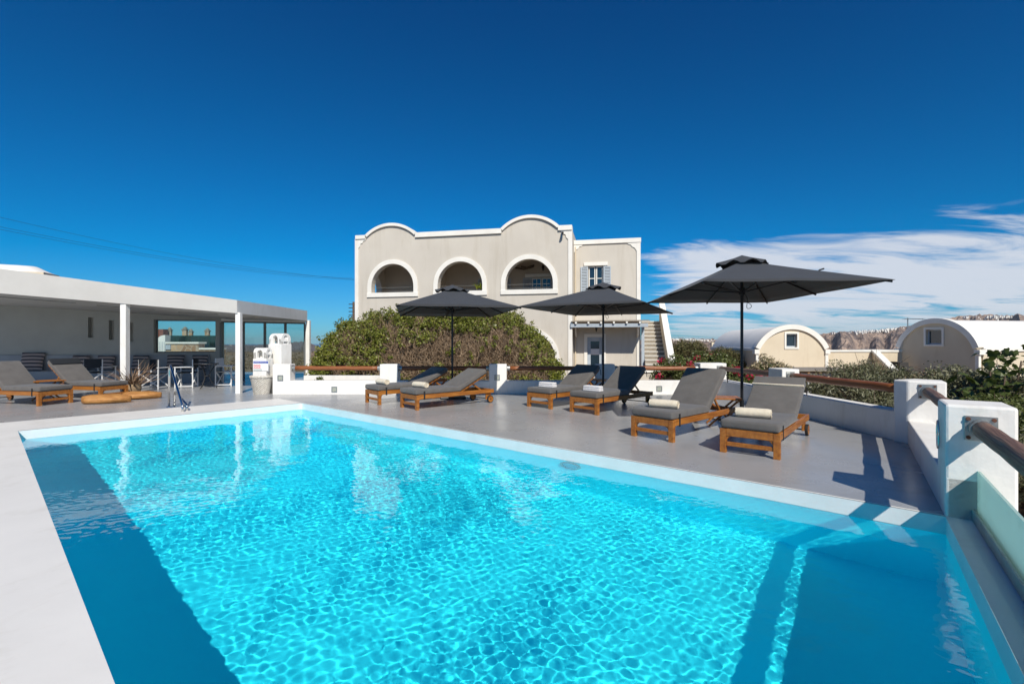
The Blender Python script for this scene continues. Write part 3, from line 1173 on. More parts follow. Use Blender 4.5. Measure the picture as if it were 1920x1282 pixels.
um1 = parasol('charcoal parasol in front of the big hedge, left of the three', 848, 8.6, -12, 1.535, 2.01, 1.95, 1.28)
um2 = parasol('charcoal parasol in front of the house wing, middle of the three', 1131, 8.3, 26, 1.55, 2.02, 1.90, 1.32)
um3 = parasol('large charcoal parasol against the clouds, nearest and rightmost', 1391, 5.95, 4, 1.595, 2.06, 1.78, 1.21)
# cord loops below the hubs, and the tie strap standing up on the near canopy
for (t, rim, top), s in ((um2, .8), (um3, 1.0)):
    loop = [Vector((.03 + .10 * s * (1 - math.cos(a)) / 2 + .03 * math.sin(2 * a), .02 * math.sin(3 * a), rim - .02 - .22 * s * math.sin(a / 2) ** 2 + .02 * math.sin(a * 2))) for a in np.linspace(0, 2 * math.pi, 22)]
    MB().tube(loop, .005, 6, False).build('pull_cord', M['strap'], t, smooth=True)
t, rim, top = um3
zs = rim + (top - rim) * .26
MB().tube([(.95, -.9, zs - .02), (.80, -.88, zs + .03), (.72, -.86, zs + .06), (.78, -.86, zs + .10), (.84, -.86, zs + .12)], .012, 8).build('tie_strap', M['strap'], t)


# ================================================================== PERGOLA
def pergola():
    t = thing('pergola', 'long white flat roofed pergola with three square posts and glazed end', 'pergola')

    def P(x, y, u):
        return Vector((x * EYE, y * EYE, EYE * (1 + u)))
    f1, f2, f3 = (-7.30, 8.98), (-5.33, 9.3), (-5.72, 13.4)
    u1, u2, u3 = .718, .556, .590
    h1, h2, h3 = .360, .253, .280
    k = 3.0
    f0 = (f2[0] + (f1[0] - f2[0]) * k, f2[1] + (f1[1] - f2[1]) * k)
    u0, h0 = u2 + (u1 - u2) * k, h2 + (h1 - h2) * k * .9
    w0, w1 = (-15.2, 10.9), (-7.5, 12.38)
    uw0, uw1 = 1.0, .575
    # roof
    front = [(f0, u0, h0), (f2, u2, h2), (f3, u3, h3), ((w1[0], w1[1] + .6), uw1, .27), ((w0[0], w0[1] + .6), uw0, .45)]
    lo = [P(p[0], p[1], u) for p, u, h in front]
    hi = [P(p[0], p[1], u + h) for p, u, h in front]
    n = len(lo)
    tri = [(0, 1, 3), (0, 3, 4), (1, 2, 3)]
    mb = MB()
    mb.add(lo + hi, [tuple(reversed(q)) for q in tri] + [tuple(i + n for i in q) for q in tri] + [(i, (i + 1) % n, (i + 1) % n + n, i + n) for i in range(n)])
    roof = mb.build('roof', M['roof_dimmed'], t)
    # lighter facing on the short end, its colour making up for weak sun
    q2, q3 = P(*f2, 0), P(*f3, 0)
    en = Vector((q3.y - q2.y, q2.x - q3.x, 0)).normalized() * .006
    V = [lo[1] + en, lo[2] + en, hi[2] + en, hi[1] + en]
    V += [p - en * .5 for p in V]
    MB().add(V, [(0, 1, 2, 3), (7, 6, 5, 4), (0, 4, 5, 1), (1, 5, 6, 2), (2, 6, 7, 3), (3, 7, 4, 0)]).build('lightened_fascia', M['plaster'], roof)
    # dark joints in the ceiling boards
    for a, b in (((-10.6, 9.6), (-9.0, 9.9)), ((-8.9, 10.3), (-7.6, 10.2)), ((-7.3, 10.5), (-6.2, 10.1)), ((-6.9, 11.6), (-5.9, 11.0))):
        def cz(p):
            s = (p[0] - f2[0]) / (f1[0] - f2[0])
            return .556 + (.162) * s
        q0, q1 = P(*a, 0), P(*b, 0)
        q0.z, q1.z = ceiling_z(lo, tri, q0) - .006, ceiling_z(lo, tri, q1) - .006
        MB().bar(q0, q1, .03, .016).build('ceiling_joint', M['frame_grey'], roof)
    # posts
    for (x, y), u, s in ((f1, u1, .145), (f2, u2, .125), (f3, u3, .145)):
        c = P(x, y, u)
        MB().box(c.x - s / 2, c.y + .03, -.7, c.x + s / 2, c.y + .03 + s, c.z + .02).build('post', M['plaster'], t, bevel=.008)
    # back wall with window and niches; local x runs along the wall
    a, b = Vector((w0[0] * EYE, w0[1] * EYE, 0)), Vector((w1[0] * EYE, w1[1] * EYE, 0))
    d = (b - a).normalized()
    L_ = (b - a).length
    Mw = Matrix(((d.x, -d.y, 0, a.x), (d.y, d.x, 0, a.y), (0, 0, 1, 0), (0, 0, 0, 1)))

    def on_wall(px, py):
        r = (px - CX) / FOC
        s = (r * a.y - a.x) / (d.x - r * d.y)
        dep = a.y + d.y * s
        return s, EYE - (py - HY) / FOC * dep
    wx0, wz1 = on_wall(288, 599)
    wx1, wz1b = on_wall(404, 604)
    _, wz0 = on_wall(345, 661)
    win = [(wx0, wz0), (wx0, wz1), (wx1, wz1), (wx1, wz0)]
    holes = [win]
    nic = []
    for px in (170, 209, 245):
        s0, z1 = on_wall(px - 5, 595 + (px - 170) * .13)
        s1, z0 = on_wall(px + 5, 633 + (px - 170) * .10)
        nic.append((s0, s1, z0, z1))
        holes.append([(s0, z0), (s0, z1), (s1, z1), (s1, z0)])
    top0, top1 = EYE * (1 + uw0) + .05, EYE * (1 + uw1) + .05
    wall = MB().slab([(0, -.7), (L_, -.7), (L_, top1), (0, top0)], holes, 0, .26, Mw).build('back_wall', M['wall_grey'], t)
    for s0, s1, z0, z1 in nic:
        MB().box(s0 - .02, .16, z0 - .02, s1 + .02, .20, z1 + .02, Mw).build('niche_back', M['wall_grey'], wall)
    fr = MB().slab([(wx0 + .002, wz0 + .002), (wx1 - .002, wz0 + .002), (wx1 - .002, wz1 - .002), (wx0 + .002, wz1 - .002)], [[(wx0 + .04, wz0 + .04), (wx0 + .04, wz1 - .04), (wx1 - .06, wz1 - .04), (wx1 - .06, wz0 + .04)]], .16, .21, Mw).build('window_frame', M['frame_grey'], wall)
    MB().box(wx0 + .04, .180, wz0 + .04, wx1 - .06, .188, wz1 - .04, Mw).build('window_pane', M['glass'], wall)
    # built-in bench along the wall
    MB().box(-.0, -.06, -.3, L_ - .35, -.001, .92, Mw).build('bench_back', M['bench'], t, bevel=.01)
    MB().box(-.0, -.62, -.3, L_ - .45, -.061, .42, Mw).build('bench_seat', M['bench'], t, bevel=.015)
    # glazed end between wall and far post
    g0, g1 = Vector((w1[0] * EYE, w1[1] * EYE, 0)), Vector((f3[0] * EYE - .12, f3[1] * EYE + .1, 0))
    npan = 4
    zt = EYE * 1.50
    for i in range(npan + 1):
        p = g0.lerp(g1, i / npan)
        MB().box(p.x - .035, p.y - .035, -.6, p.x + .035, p.y + .035, zt).build('mullion', M['frame_grey'], t)
        if i < npan:
            q = g0.lerp(g1, (i + 1) / npan)
            e = (q - p).normalized() * .04
            MB().bar(p + e + Vector((0, 0, zt * .5)), q - e + Vector((0, 0, zt * .5)), .010, zt).build('glass_panel', M['glass'], t)
    MB().bar(g0 + Vector((0, 0, zt + .04)), g1 + Vector((0, 0, zt + .04)), .07, .08).build('head_rail', M['frame_grey'], t)
    g0b, g1b = g0 + Vector((0, 0, (zt + EYE * 1.58) / 2 + .04)), g1 + Vector((0, 0, (zt + EYE * 1.58) / 2 + .04))
    MB().bar(g0b, g1b, .18, EYE * 1.60 - zt - .06).build('lintel', M['plaster'], t)
    return on_wall, Mw


def ceiling_z(lo, tri, q):
    for (i, j, k) in tri:
        a, b, c = lo[i], lo[j], lo[k]
        den = (b.y - c.y) * (a.x - c.x) + (c.x - b.x) * (a.y - c.y)
        u = ((b.y - c.y) * (q.x - c.x) + (c.x - b.x) * (q.y - c.y)) / den
        v = ((c.y - a.y) * (q.x - c.x) + (a.x - c.x) * (q.y - c.y)) / den
        w = 1 - u - v
        if min(u, v, w) > -.02:
            return u * a.z + v * b.z + w * c.z
    return lo[0].z


on_wall, MWALL = pergola()


# ---------------- things under and before the pergola
def pillow(label, px, size, rz=0, tilt=-18):
    s, _ = on_wall(px, 690)
    n = 14
    mb = MB()
    V, F = [], []
    for side in (1, -1):
        for i in range(n + 1):
            for j in range(n + 1):
                u, v = -1 + 2 * i / n, -1 + 2 * j / n
                puff = (max(0, 1 - abs(u) ** 2.6) * max(0, 1 - abs(v) ** 2.6)) ** .45
                pin = 1 - .07 * (1 - abs(u)) * abs(v) - .07 * (1 - abs(v)) * abs(u)
                V.append((u * size / 2 * pin, side * .085 * puff, v * size / 2 * pin + size / 2))
    m = (n + 1) ** 2
    for s_i in range(2):
        for i in range(n):
            for j in range(n):
                q = (s_i * m + i * (n + 1) + j, s_i * m + (i + 1) * (n + 1) + j, s_i * m + (i + 1) * (n + 1) + j + 1, s_i * m + i * (n + 1) + j + 1)
                F.append(q if s_i else q[::-1])
    mb.add(V, F)
    o = mb.build('pillow', M['stripe'], smooth=True)
    loc = MWALL @ Vector((s, -.30, .425))
    o.matrix_world = Matrix.Translation(loc) @ MWALL.to_3x3().to_4x4() @ rotz(R(rz)) @ Matrix.Rotation(R(tilt), 4, 'X')
    tag(o, label, 'pillow', 'striped pillows on the pergola bench')


pillow('big striped pillow on the bench between the two left loungers', 70, .62, 5)
pillow('striped pillow just right of the taupe lounger back', 158, .52, -4)
pillow('striped pillow directly left of the front pergola post', 206, .50, 3)
pillow('striped pillow above the spiky dry plant', 269, .50, -5)
pillow('striped pillow below the middle of the pergola window', 335, .52, 4)
pillow('striped pillow rightmost on the bench, above the round table', 379, .50, -3)


def director_chair(label, px, d, rz, black=True):
    x, y = (px - CX) / FOC * d * EYE, d * EYE
    t = thing('director_chair', label, 'chair', (x, y, 0), R(rz), 'folding director chairs under the pergola')
    w, dp = .28, .22
    for sx in (-1, 1):
        for sy in (-1, 1):
            h = .84 if sy > 0 else .60
            MB().box(sx * w - .014, sy * dp - .014, .0, sx * w + .014, sy * dp + .014, h).build('leg', M['white_wood'], t, bevel=.003, seg=1)
        rbox(sx * w - .025, -dp - .03, .60, sx * w + .025, dp + .03, .622).build('armrest', M['white_wood'], t, bevel=.004, seg=1)
        rbox(sx * w - .012, -dp, .04, sx * w + .012, dp, .065).build('foot_bar', M['white_wood'], t)
    for sy in (-1, 1):
        y0 = sy * (dp - .035)
        MB().bar((-w, y0, .06), (w, y0, .44), .02, .028, (0, 1, 0)).build('cross_leg', M['white_wood'], t)
        MB().bar((w, y0 + .022, .06), (-w, y0 + .022, .44), .02, .028, (0, 1, 0)).build('cross_leg', M['white_wood'], t)
    fab = M['black_canvas'] if black else M['white_wood']
    V, F = [], []
    for i in range(9):
        u = -1 + i / 4
        for z, s in ((.58, 0), (.86, 0)):
            V.append((u * w, dp + .012 + .03 * (1 - u * u), z - (.012 * (1 - u * u) if z > .7 else 0)))
    for i in range(8):
        F.append((2 * i, 2 * i + 2, 2 * i + 3, 2 * i + 1))
    m = len(V)
    V += [(p[0], p[1] + .008, p[2]) for p in V]
    F += [tuple(j + m for j in reversed(q)) for q in F]
    MB().add(V, F).build('back_canvas', fab, t, smooth=True)
    V, F = [], []
    for i in range(9):
        u = -1 + i / 4
        for yy in (-dp, dp):
            V.append((u * w, yy, .45 - .03 * (1 - u * u)))
    for i in range(8):
        F.append((2 * i, 2 * i + 1, 2 * i + 3, 2 * i + 2))
    m = len(V)
    V += [(p[0], p[1], p[2] + .008) for p in V]
    F += [tuple(j + m for j in reversed(q)) for q in F]
    MB().add(V, F).build('seat_canvas', fab, t, smooth=True)


director_chair('black canvas director chair seen from behind, beside the spiky dry plant', 290, 10.3, 178)
director_chair('black canvas director chair seen from the side, left of round table', 350, 10.6, -70)
director_chair('white slatted folding chair right of the round table', 426, 11.0, 100, False)
director_chair('black canvas director chair half hidden behind the taupe lounger', 188, 10.7, 176)


def bistro_table():
    p = U((387 - CX) / FOC * 10.4, 10.4)
    t = thing('bistro_table', 'small round black iron table with curved legs under the pergola', 'table', p)
    MB().lathe([(.0, .70), (.31, .70), (.315, .71), (.31, .725), (0, .725)], 32).build('table_top', M['iron'], t)
    for k in range(3):
        a = 2 * math.pi * k / 3 + .5
        path = []
        for s in np.linspace(0, 1, 13):
            r = .07 + .19 * abs(2 * s - 1) ** 1.6
            path.append((r * math.cos(a), r * math.sin(a), .70 * s + .006))
        MB().tube(path, .011, 8).build('leg', M['iron'], t, smooth=True)
    ringp = [(.075 * math.cos(a), .075 * math.sin(a), .36) for a in np.linspace(0, 2 * math.pi, 20)]
    MB().tube(ringp, .008, 6, False).build('leg_ring', M['iron'], t)


bistro_table()


def driftwood(label, a, b, r, seed):
    rr = random.Random(seed)
    a, b = Vector(a), Vector(b)
    d = b - a
    L_ = d.length
    n, m = 26, 18
    V, F = [], []
    for i in range(n + 1):
        s = i / n
        e = min(1, (s / .16)) ** .5 if s < .16 else (min(1, (1 - s) / .34) ** .6)
        e = max(e, .12)
        for k in range(m):
            an = 2 * math.pi * k / m
            q = 1 + .06 * math.sin(3 * an + s * 5 + seed) + .04 * math.sin(7 * an - s * 11) + rr.gauss(0, .012)
            V.append((L_ * s, r * 1.9 * e * q * math.cos(an), max(.0, r * .92 + r * (.55 + .45 * e) * q * math.sin(an) - r * .08)))
    for i in range(n):
        for k in range(m):
            k2 = (k + 1) % m
            F.append((i * m + k, (i + 1) * m + k, (i + 1) * m + k2, i * m + k2))
    F.append(tuple(range(m - 1, -1, -1))[::-1])
    F.append(tuple(range(n * m, (n + 1) * m))[::-1])
    mb = MB()
    mb.add(V, [tuple(reversed(f)) for f in F])
    o = mb.build('driftwood', M['drift'], smooth=True)
    o.location = a
    o.rotation_euler = (0, 0, math.atan2(d.y, d.x))
    tag(o, label, 'driftwood', 'driftwood logs lying on the deck')


driftwood('front piece of orange driftwood lying on the deck beside the pool', G(153, 757), G(246, 754), .105, 1)
driftwood('rear tapering piece of driftwood lying right of the other', G(229, 749), G(303, 746), .098, 2)


def blades(n, r, h0, h1, spread, seed, w=.018):
    rr = random.Random(seed)
    V, F = [], []
    for i in range(n):
        a = rr.uniform(0, 2 * math.pi)
        b = rr.uniform(.1, 1) ** .7 * spread
        h = rr.uniform(h0, h1)
        base = Vector((rr.gauss(0, r * .4), rr.gauss(0, r * .4), 0))
        dirv = Vector((math.cos(a) * math.sin(b), math.sin(a) * math.sin(b), math.cos(b)))
        side = Vector((-math.sin(a), math.cos(a), 0))
        up = dirv.cross(side)
        o = len(V)
        segs = 4
        for s in range(segs + 1):
            q = s / segs
            p = base + dirv * h * q + Vector((math.cos(a), math.sin(a), 0)) * .12 * h * q * q * rr.uniform(-.4, 1.2) - Vector((0, 0, .10 * h * q * q))
            ww = w * (1 - q * .9)
            V += [tuple(p - side * ww), tuple(p + side * ww), tuple(p + up * ww * .7)]
        for s in range(segs):
            k = o + s * 3
            for (i0, i1) in ((0, 1), (1, 2), (2, 0)):
                F.append((k + i0, k + i1, k + 3 + i1, k + 3 + i0))
    return MB().add(V, F)


pt = thing('potted_plant', 'dry brown spiky succulent in a woven pot behind the driftwood', 'potted plant', U((246 - CX) / FOC * 9.15, 9.15))
MB().lathe([(.0, 0), (.16, 0), (.21, .10), (.22, .20), (.19, .27), (.17, .27), (.16, .22), (0, .22)], 24).build('pot', M['pot'], pt, smooth=True)
bl = blades(130, .14, .35, .85, 1.25, 3, .020).build('leaves', M['dry'], pt)
bl.location = (0, 0, .2)


def ladder():
    base = G(317, 763)
    t = thing('pool_ladder', 'shiny steel pool handrail with two hoops at the back edge', 'handrail', base, math.atan2(-AD.y, -AD.x))
    # local +x points over the water

    def hoop(y, h, x0, x1, zend):
        pts = [(x0, y, 0), (x0, y, h - .10)]
        for a in np.linspace(0, math.pi * .62, 8)[1:]:
            pts.append((x0 + .10 * (1 - math.cos(a)), y, h - .10 + .10 * math.sin(a)))
        p1 = Vector(pts[-1])
        end = Vector((x1, y, .12))
        pts.append(tuple(p1.lerp(end, .5)))
        pts.append(tuple(end))
        for a in np.linspace(0, math.pi * .5, 6)[1:]:
            pts.append((x1 + .05 * math.sin(a) - .09 * (1 - math.cos(a)), y, .12 - .16 * math.sin(a)))
        pts.append((x1 - .10, y, zend))
        return MB().tube(pts, .021, 12)
    hoop(0, .86, 0, 1.0, -.9).build('rail', M['steel'], t, smooth=True)
    hoop(.09, .86 * .36, .03, .92, -.9).build('rail', M['steel'], t, smooth=True)
    for y in (0, .07):
        MB().lathe([(.022, .001), (.05, .001), (.045, .014), (.022, .02)], 18, Matrix.Translation((0 if y == 0 else .03, y, 0))).build('floor_rosette', M['steel'], t)


ladder()


def arch_outline(w, h, n=14, x=0.0, z=0.0):
    """rectangle with a semicircular head, width w, total height h"""
    r = w / 2
    pts = [(x - r, z), (x + r, z)]
    for k in range(n + 1):
        a = math.pi * k / n
        pts.append((x + r * math.cos(a), z + h - r + r * math.sin(a)))
    return pts


def ornament(label, px0, px1, ybase, ytop, ysh, d, rz, sign=False):
    """white plaster flue with an arched open lantern on top"""
    xm = (px0 + px1) / 2
    base = at(xm, ybase, d * EYE)
    wtot = (px1 - px0) / FOC * d * EYE
    zt, zs = EYE - (ytop - HY) / FOC * d * EYE, EYE - (ysh - HY) / FOC * d * EYE
    t = thing('plaster_chimney', label, 'chimney', (base.x, d * EYE, 0), R(rz), 'white plaster flues beside the rear wall')
    w = wtot * .72
    MB().box(-w / 2, -w * .36, -.7, w / 2, w * .36, zs).build('shaft', M['plaster'], t, bevel=.012)
    hw = w * .94
    hh = zt - zs
    th = .07
    for Mx, ln in ((Matrix.Identity(4), w * .64), (rotz(R(90)), hw)):
        span = hw if ln != hw else w * .64
        o = arch_outline(span, hh, 14, 0, zs)
        hole = arch_outline(span * .42, hh * .72, 12, 0, zs + hh * .08)
        for s in (-1, 1):
            y0 = s * (ln / 2) - (th if s > 0 else 0)
            MB().slab(o, [hole[::-1]], y0, y0 + th, Mx).build('arched_face', M['plaster'], t)
    # rounded cap joining the four faces
    capn = []
    V, F = [], []
    n = 12
    for i in range(n + 1):
        a = math.pi * i / n
        for j in (-1, 1):
            V.append((hw * .5 * math.cos(a) * .999, j * w * .315, zs + hh - hw * .5 + hw * .5 * math.sin(a)))
            V.append((hw * .42 * math.cos(a), j * w * .315, zs + hh - hw * .5 + hw * .42 * math.sin(a)))
    for i in range(n):
        k = i * 4
        F += [(k, k + 4, k + 6, k + 2), (k + 1, k + 3, k + 7, k + 5)]
    MB().add(V, F).build('cap', M['plaster'], t, smooth=True)
    return t, w


ornament('taller white plaster flue with arched lantern behind the first rail post', 502, 548, 738, 625, 645, 9.62, -24)
orn2, ow = ornament('shorter white plaster flue with arched top beside the wicker basket', 474, 512, 738, 652, 672, 9.38, -8)


def sign_board():
    """safety notice on the shorter flue: blue heading, three red prohibition rings, red lines, grey panel"""
    o = thing('pool_sign', 'white pool rules sign with blue heading and red prohibition circles', 'sign', orn2.location, orn2.rotation_euler[2])
    y = -ow * .36 - .006
    z0, z1 = EYE - (695 - HY) / FOC * 9.3 * EYE, EYE - (676 - HY) / FOC * 9.3 * EYE
    x0, x1 = -.17, .26
    white = material('sign white', (.80, .80, .80), None, .4)
    blue = material('sign blue', (.03, .07, .35), None, .4)
    red = material('sign red', (.70, .05, .05), None, .4)
    grey = material('sign grey', (.50, .54, .52), None, .5)
    MB().box(x0, y - .008, z0, x1, y, z1).build('board', white, o)
    h = z1 - z0
    bar = MB().box(x0 + .006, y - .012, z1 - h * .26, x1 - .006, y - .009, z1 - h * .05).build('heading', blue, o)
    txt = bpy.data.curves.new('heading_text', 'FONT')
    txt.body = 'SWIMMING POOL RULES'
    txt.size = .034
    txt.extrude = .0006
    tmp = bpy.data.objects.new('heading_text', txt)
    tme = bpy.data.meshes.new_from_object(tmp)
    bpy.data.objects.remove(tmp)
    tme.materials.clear()
    tme.materials.append(white)
    to = link('heading_text', tme, bar)
    to.matrix_local = Matrix.Translation((x0 + .012, y - .0135, z1 - h * .21)) @ Matrix.Rotation(R(90), 4, 'X')
    for k in range(3):
        cx, cz = x0 + .045 + k * .068, z0 + h * .50
        rp = [(cx + .026 * math.cos(a), y - .011, cz + .026 * math.sin(a)) for a in np.linspace(0, 2 * math.pi, 21)]
        rg = MB().tube(rp, .005, 6, False).build('prohibition_ring', red, o)
        MB().bar((cx - .018, y - .011, cz + .018), (cx + .018, y - .011, cz - .018), .004, .007, (0, 1, 0)).build('ring_slash', red, rg)
    MB().box(x0 + .012, y - .011, z0 + h * .27, x0 + .215, y - .009, z0 + h * .32).build('red_line', red, o)
    MB().box(x0 + .012, y - .0105, z0 + .008, x0 + .25, y - .009, z0 + h * .20).build('grey_panel', grey, o)


sign_board()


def basket():
    p = G(491, 738)
    t = thing('wicker_basket', 'round white washed wicker basket before the plaster flue', 'basket', p)
    n, rows = 44, 16
    V, F = [], []
    for i in range(rows + 1):
        s = i / rows
        for k in range(n):
            a = 2 * math.pi * k / n
            r = .185 + .085 * s + (.009 if (i + k) % 2 else -.007)
            V.append((r * math.cos(a), r * math.sin(a), .44 * s))
    for i in range(rows):
        for k in range(n):
            k2 = (k + 1) % n
            F.append((i * n + k, i * n + k2, (i + 1) * n + k2, (i + 1) * n + k))
    m = len(V)
    V2 = [(p_[0] * .93, p_[1] * .93, p_[2] + .01) for p_ in V]
    F2 = [tuple(j + m for j in reversed(f)) for f in F]
    MB().add(V + V2, F + F2 + [tuple(range(n))]).build('woven_wall', M['wicker'], t)
    for dz in (0, .022):
        rp = [((.275 - .004 * (dz > 0)) * math.cos(a), .275 * math.sin(a), .44 + dz + .006 * math.sin(9 * a)) for a in np.linspace(0, 2 * math.pi, 40)]
        MB().tube(rp, .017, 8, False).build('rim', M['wicker'], t, smooth=True)
    for k in range(3):
        a = k * 2.1 + .6
        tw = MB().lathe([(0, -.05), (.05, -.05), (.062, 0), (.05, .05), (0, .05)], 14, Matrix.Translation((.11 * math.cos(a), .11 * math.sin(a), .40)))
        tw.build('rolled_contents', M['towel_white'], t, smooth=True)


basket()


# ================================================================== MAIN HOUSE
HP = Vector((2.924, 23.5, 0))
HX, HYN = Vector((.979, -.203, 0)), Vector((.203, .979, 0))
MH = Matrix(((HX.x, HYN.x, 0, HP.x), (HX.y, HYN.y, 0, HP.y), (0, 0, 1, 0), (0, 0, 0, 1)))


def segment(cx, hw, base, rise, n=18, rev=False):
    """points of a circular segment arch from left to right"""
    r = (hw * hw + rise * rise) / (2 * rise)
    a0 = math.asin(min(1, hw / r)) if rise <= hw else math.pi - math.asin(hw / r)
    pts = [(cx + r * math.sin(a), base + rise - r + r * math.cos(a)) for a in np.linspace(-a0, a0, n)]
    return pts[::-1] if rev else pts


def arch_hole(cx, r, z0, zs, n=20):
    """opening: flat sill z0, springing zs, radius r (clockwise for a hole)"""
    pts = [(cx - r, z0)] + [(cx + r * math.cos(a), zs + r * math.sin(a)) for a in np.linspace(math.pi, 0, n)] + [(cx + r, z0)]
    return pts


def band(pts, w, closed=False):
    """offset strip along an open polyline (list of xz): returns outline polygon"""
    up, n = [], len(pts)
    for i, p in enumerate(pts):
        a = Vector(pts[max(i - 1, 0)])
        b = Vector(pts[min(i + 1, n - 1)])
        t = (b - a).normalized()
        nrm = Vector((-t.y, t.x))
        up.append((p[0] - nrm.x * w, p[1] - nrm.y * w))
    return list(pts) + up[::-1]


def paned_window(parent, Mx, x0, x1, z0, z1, y, cols, rows, frame, glass, split=True):
    """white casement with separate panes; y is the plane of the frame front"""
    f = .05
    fr = []
    bw = .035
    mid = (x0 + x1) / 2
    xs = []
    leaves = [(x0, mid - .02), (mid + .02, x1)] if split else [(x0, x1)]
    for (a, b) in leaves:
        holes = []
        cw = (b - a - 2 * f - (cols - 1) * bw) / cols
        ch = (z1 - z0 - 2 * f - (rows - 1) * bw) / rows
        for i in range(cols):
            for j in range(rows):
                hx, hz = a + f + i * (cw + bw), z0 + f + j * (ch + bw)
                holes.append([(hx, hz), (hx, hz + ch), (hx + cw, hz + ch), (hx + cw, hz)])
        o = MB().slab([(a, z0), (b, z0), (b, z1), (a, z1)], holes, y, y + .05, Mx).build('window_frame', frame, parent)
        for h in holes:
            MB().box(h[0][0] - .004, y + .022, h[0][1] - .004, h[2][0] + .004, y + .030, h[2][1] + .004, Mx).build('pane', glass, o)


def shutter(parent, Mx, x0, x1, z0, z1, y):
    o = MB().slab([(x0, z0), (x1, z0), (x1, z1), (x0, z1)], [[(x0 + .06, z0 + .06), (x0 + .06, z1 - .06), (x1 - .06, z1 - .06), (x1 - .06, z0 + .06)]], y, y + .04, Mx).build('shutter', M['shutter'], parent)
    n = int((z1 - z0 - .14) / .075)
    for k in range(n):
        z = z0 + .075 + k * (z1 - z0 - .14) / n
        Ms = Mx @ Matrix.Translation(((x0 + x1) / 2, y + .02, z + .02)) @ Matrix.Rotation(R(-35), 4, 'X')
        MB().box(-(x1 - x0) / 2 + .058, -.006, -.03, (x1 - x0) / 2 - .058, .006, .03, Ms).build('slat', M['shutter'], o)


def lantern(parent, Mx, x, y, z, s=1.0):
    T = Mx @ Matrix.Translation((x, y, z))
    mb = MB()
    mb.lathe([(0, -.20 * s), (.03 * s, -.19 * s), (.075 * s, .02 * s), (.085 * s, .04 * s), (.05 * s, .10 * s), (.015 * s, .14 * s), (.012 * s, .26 * s), (0, .26 * s)], 8, T)
    mb.build('lantern', M['lantern'], parent)


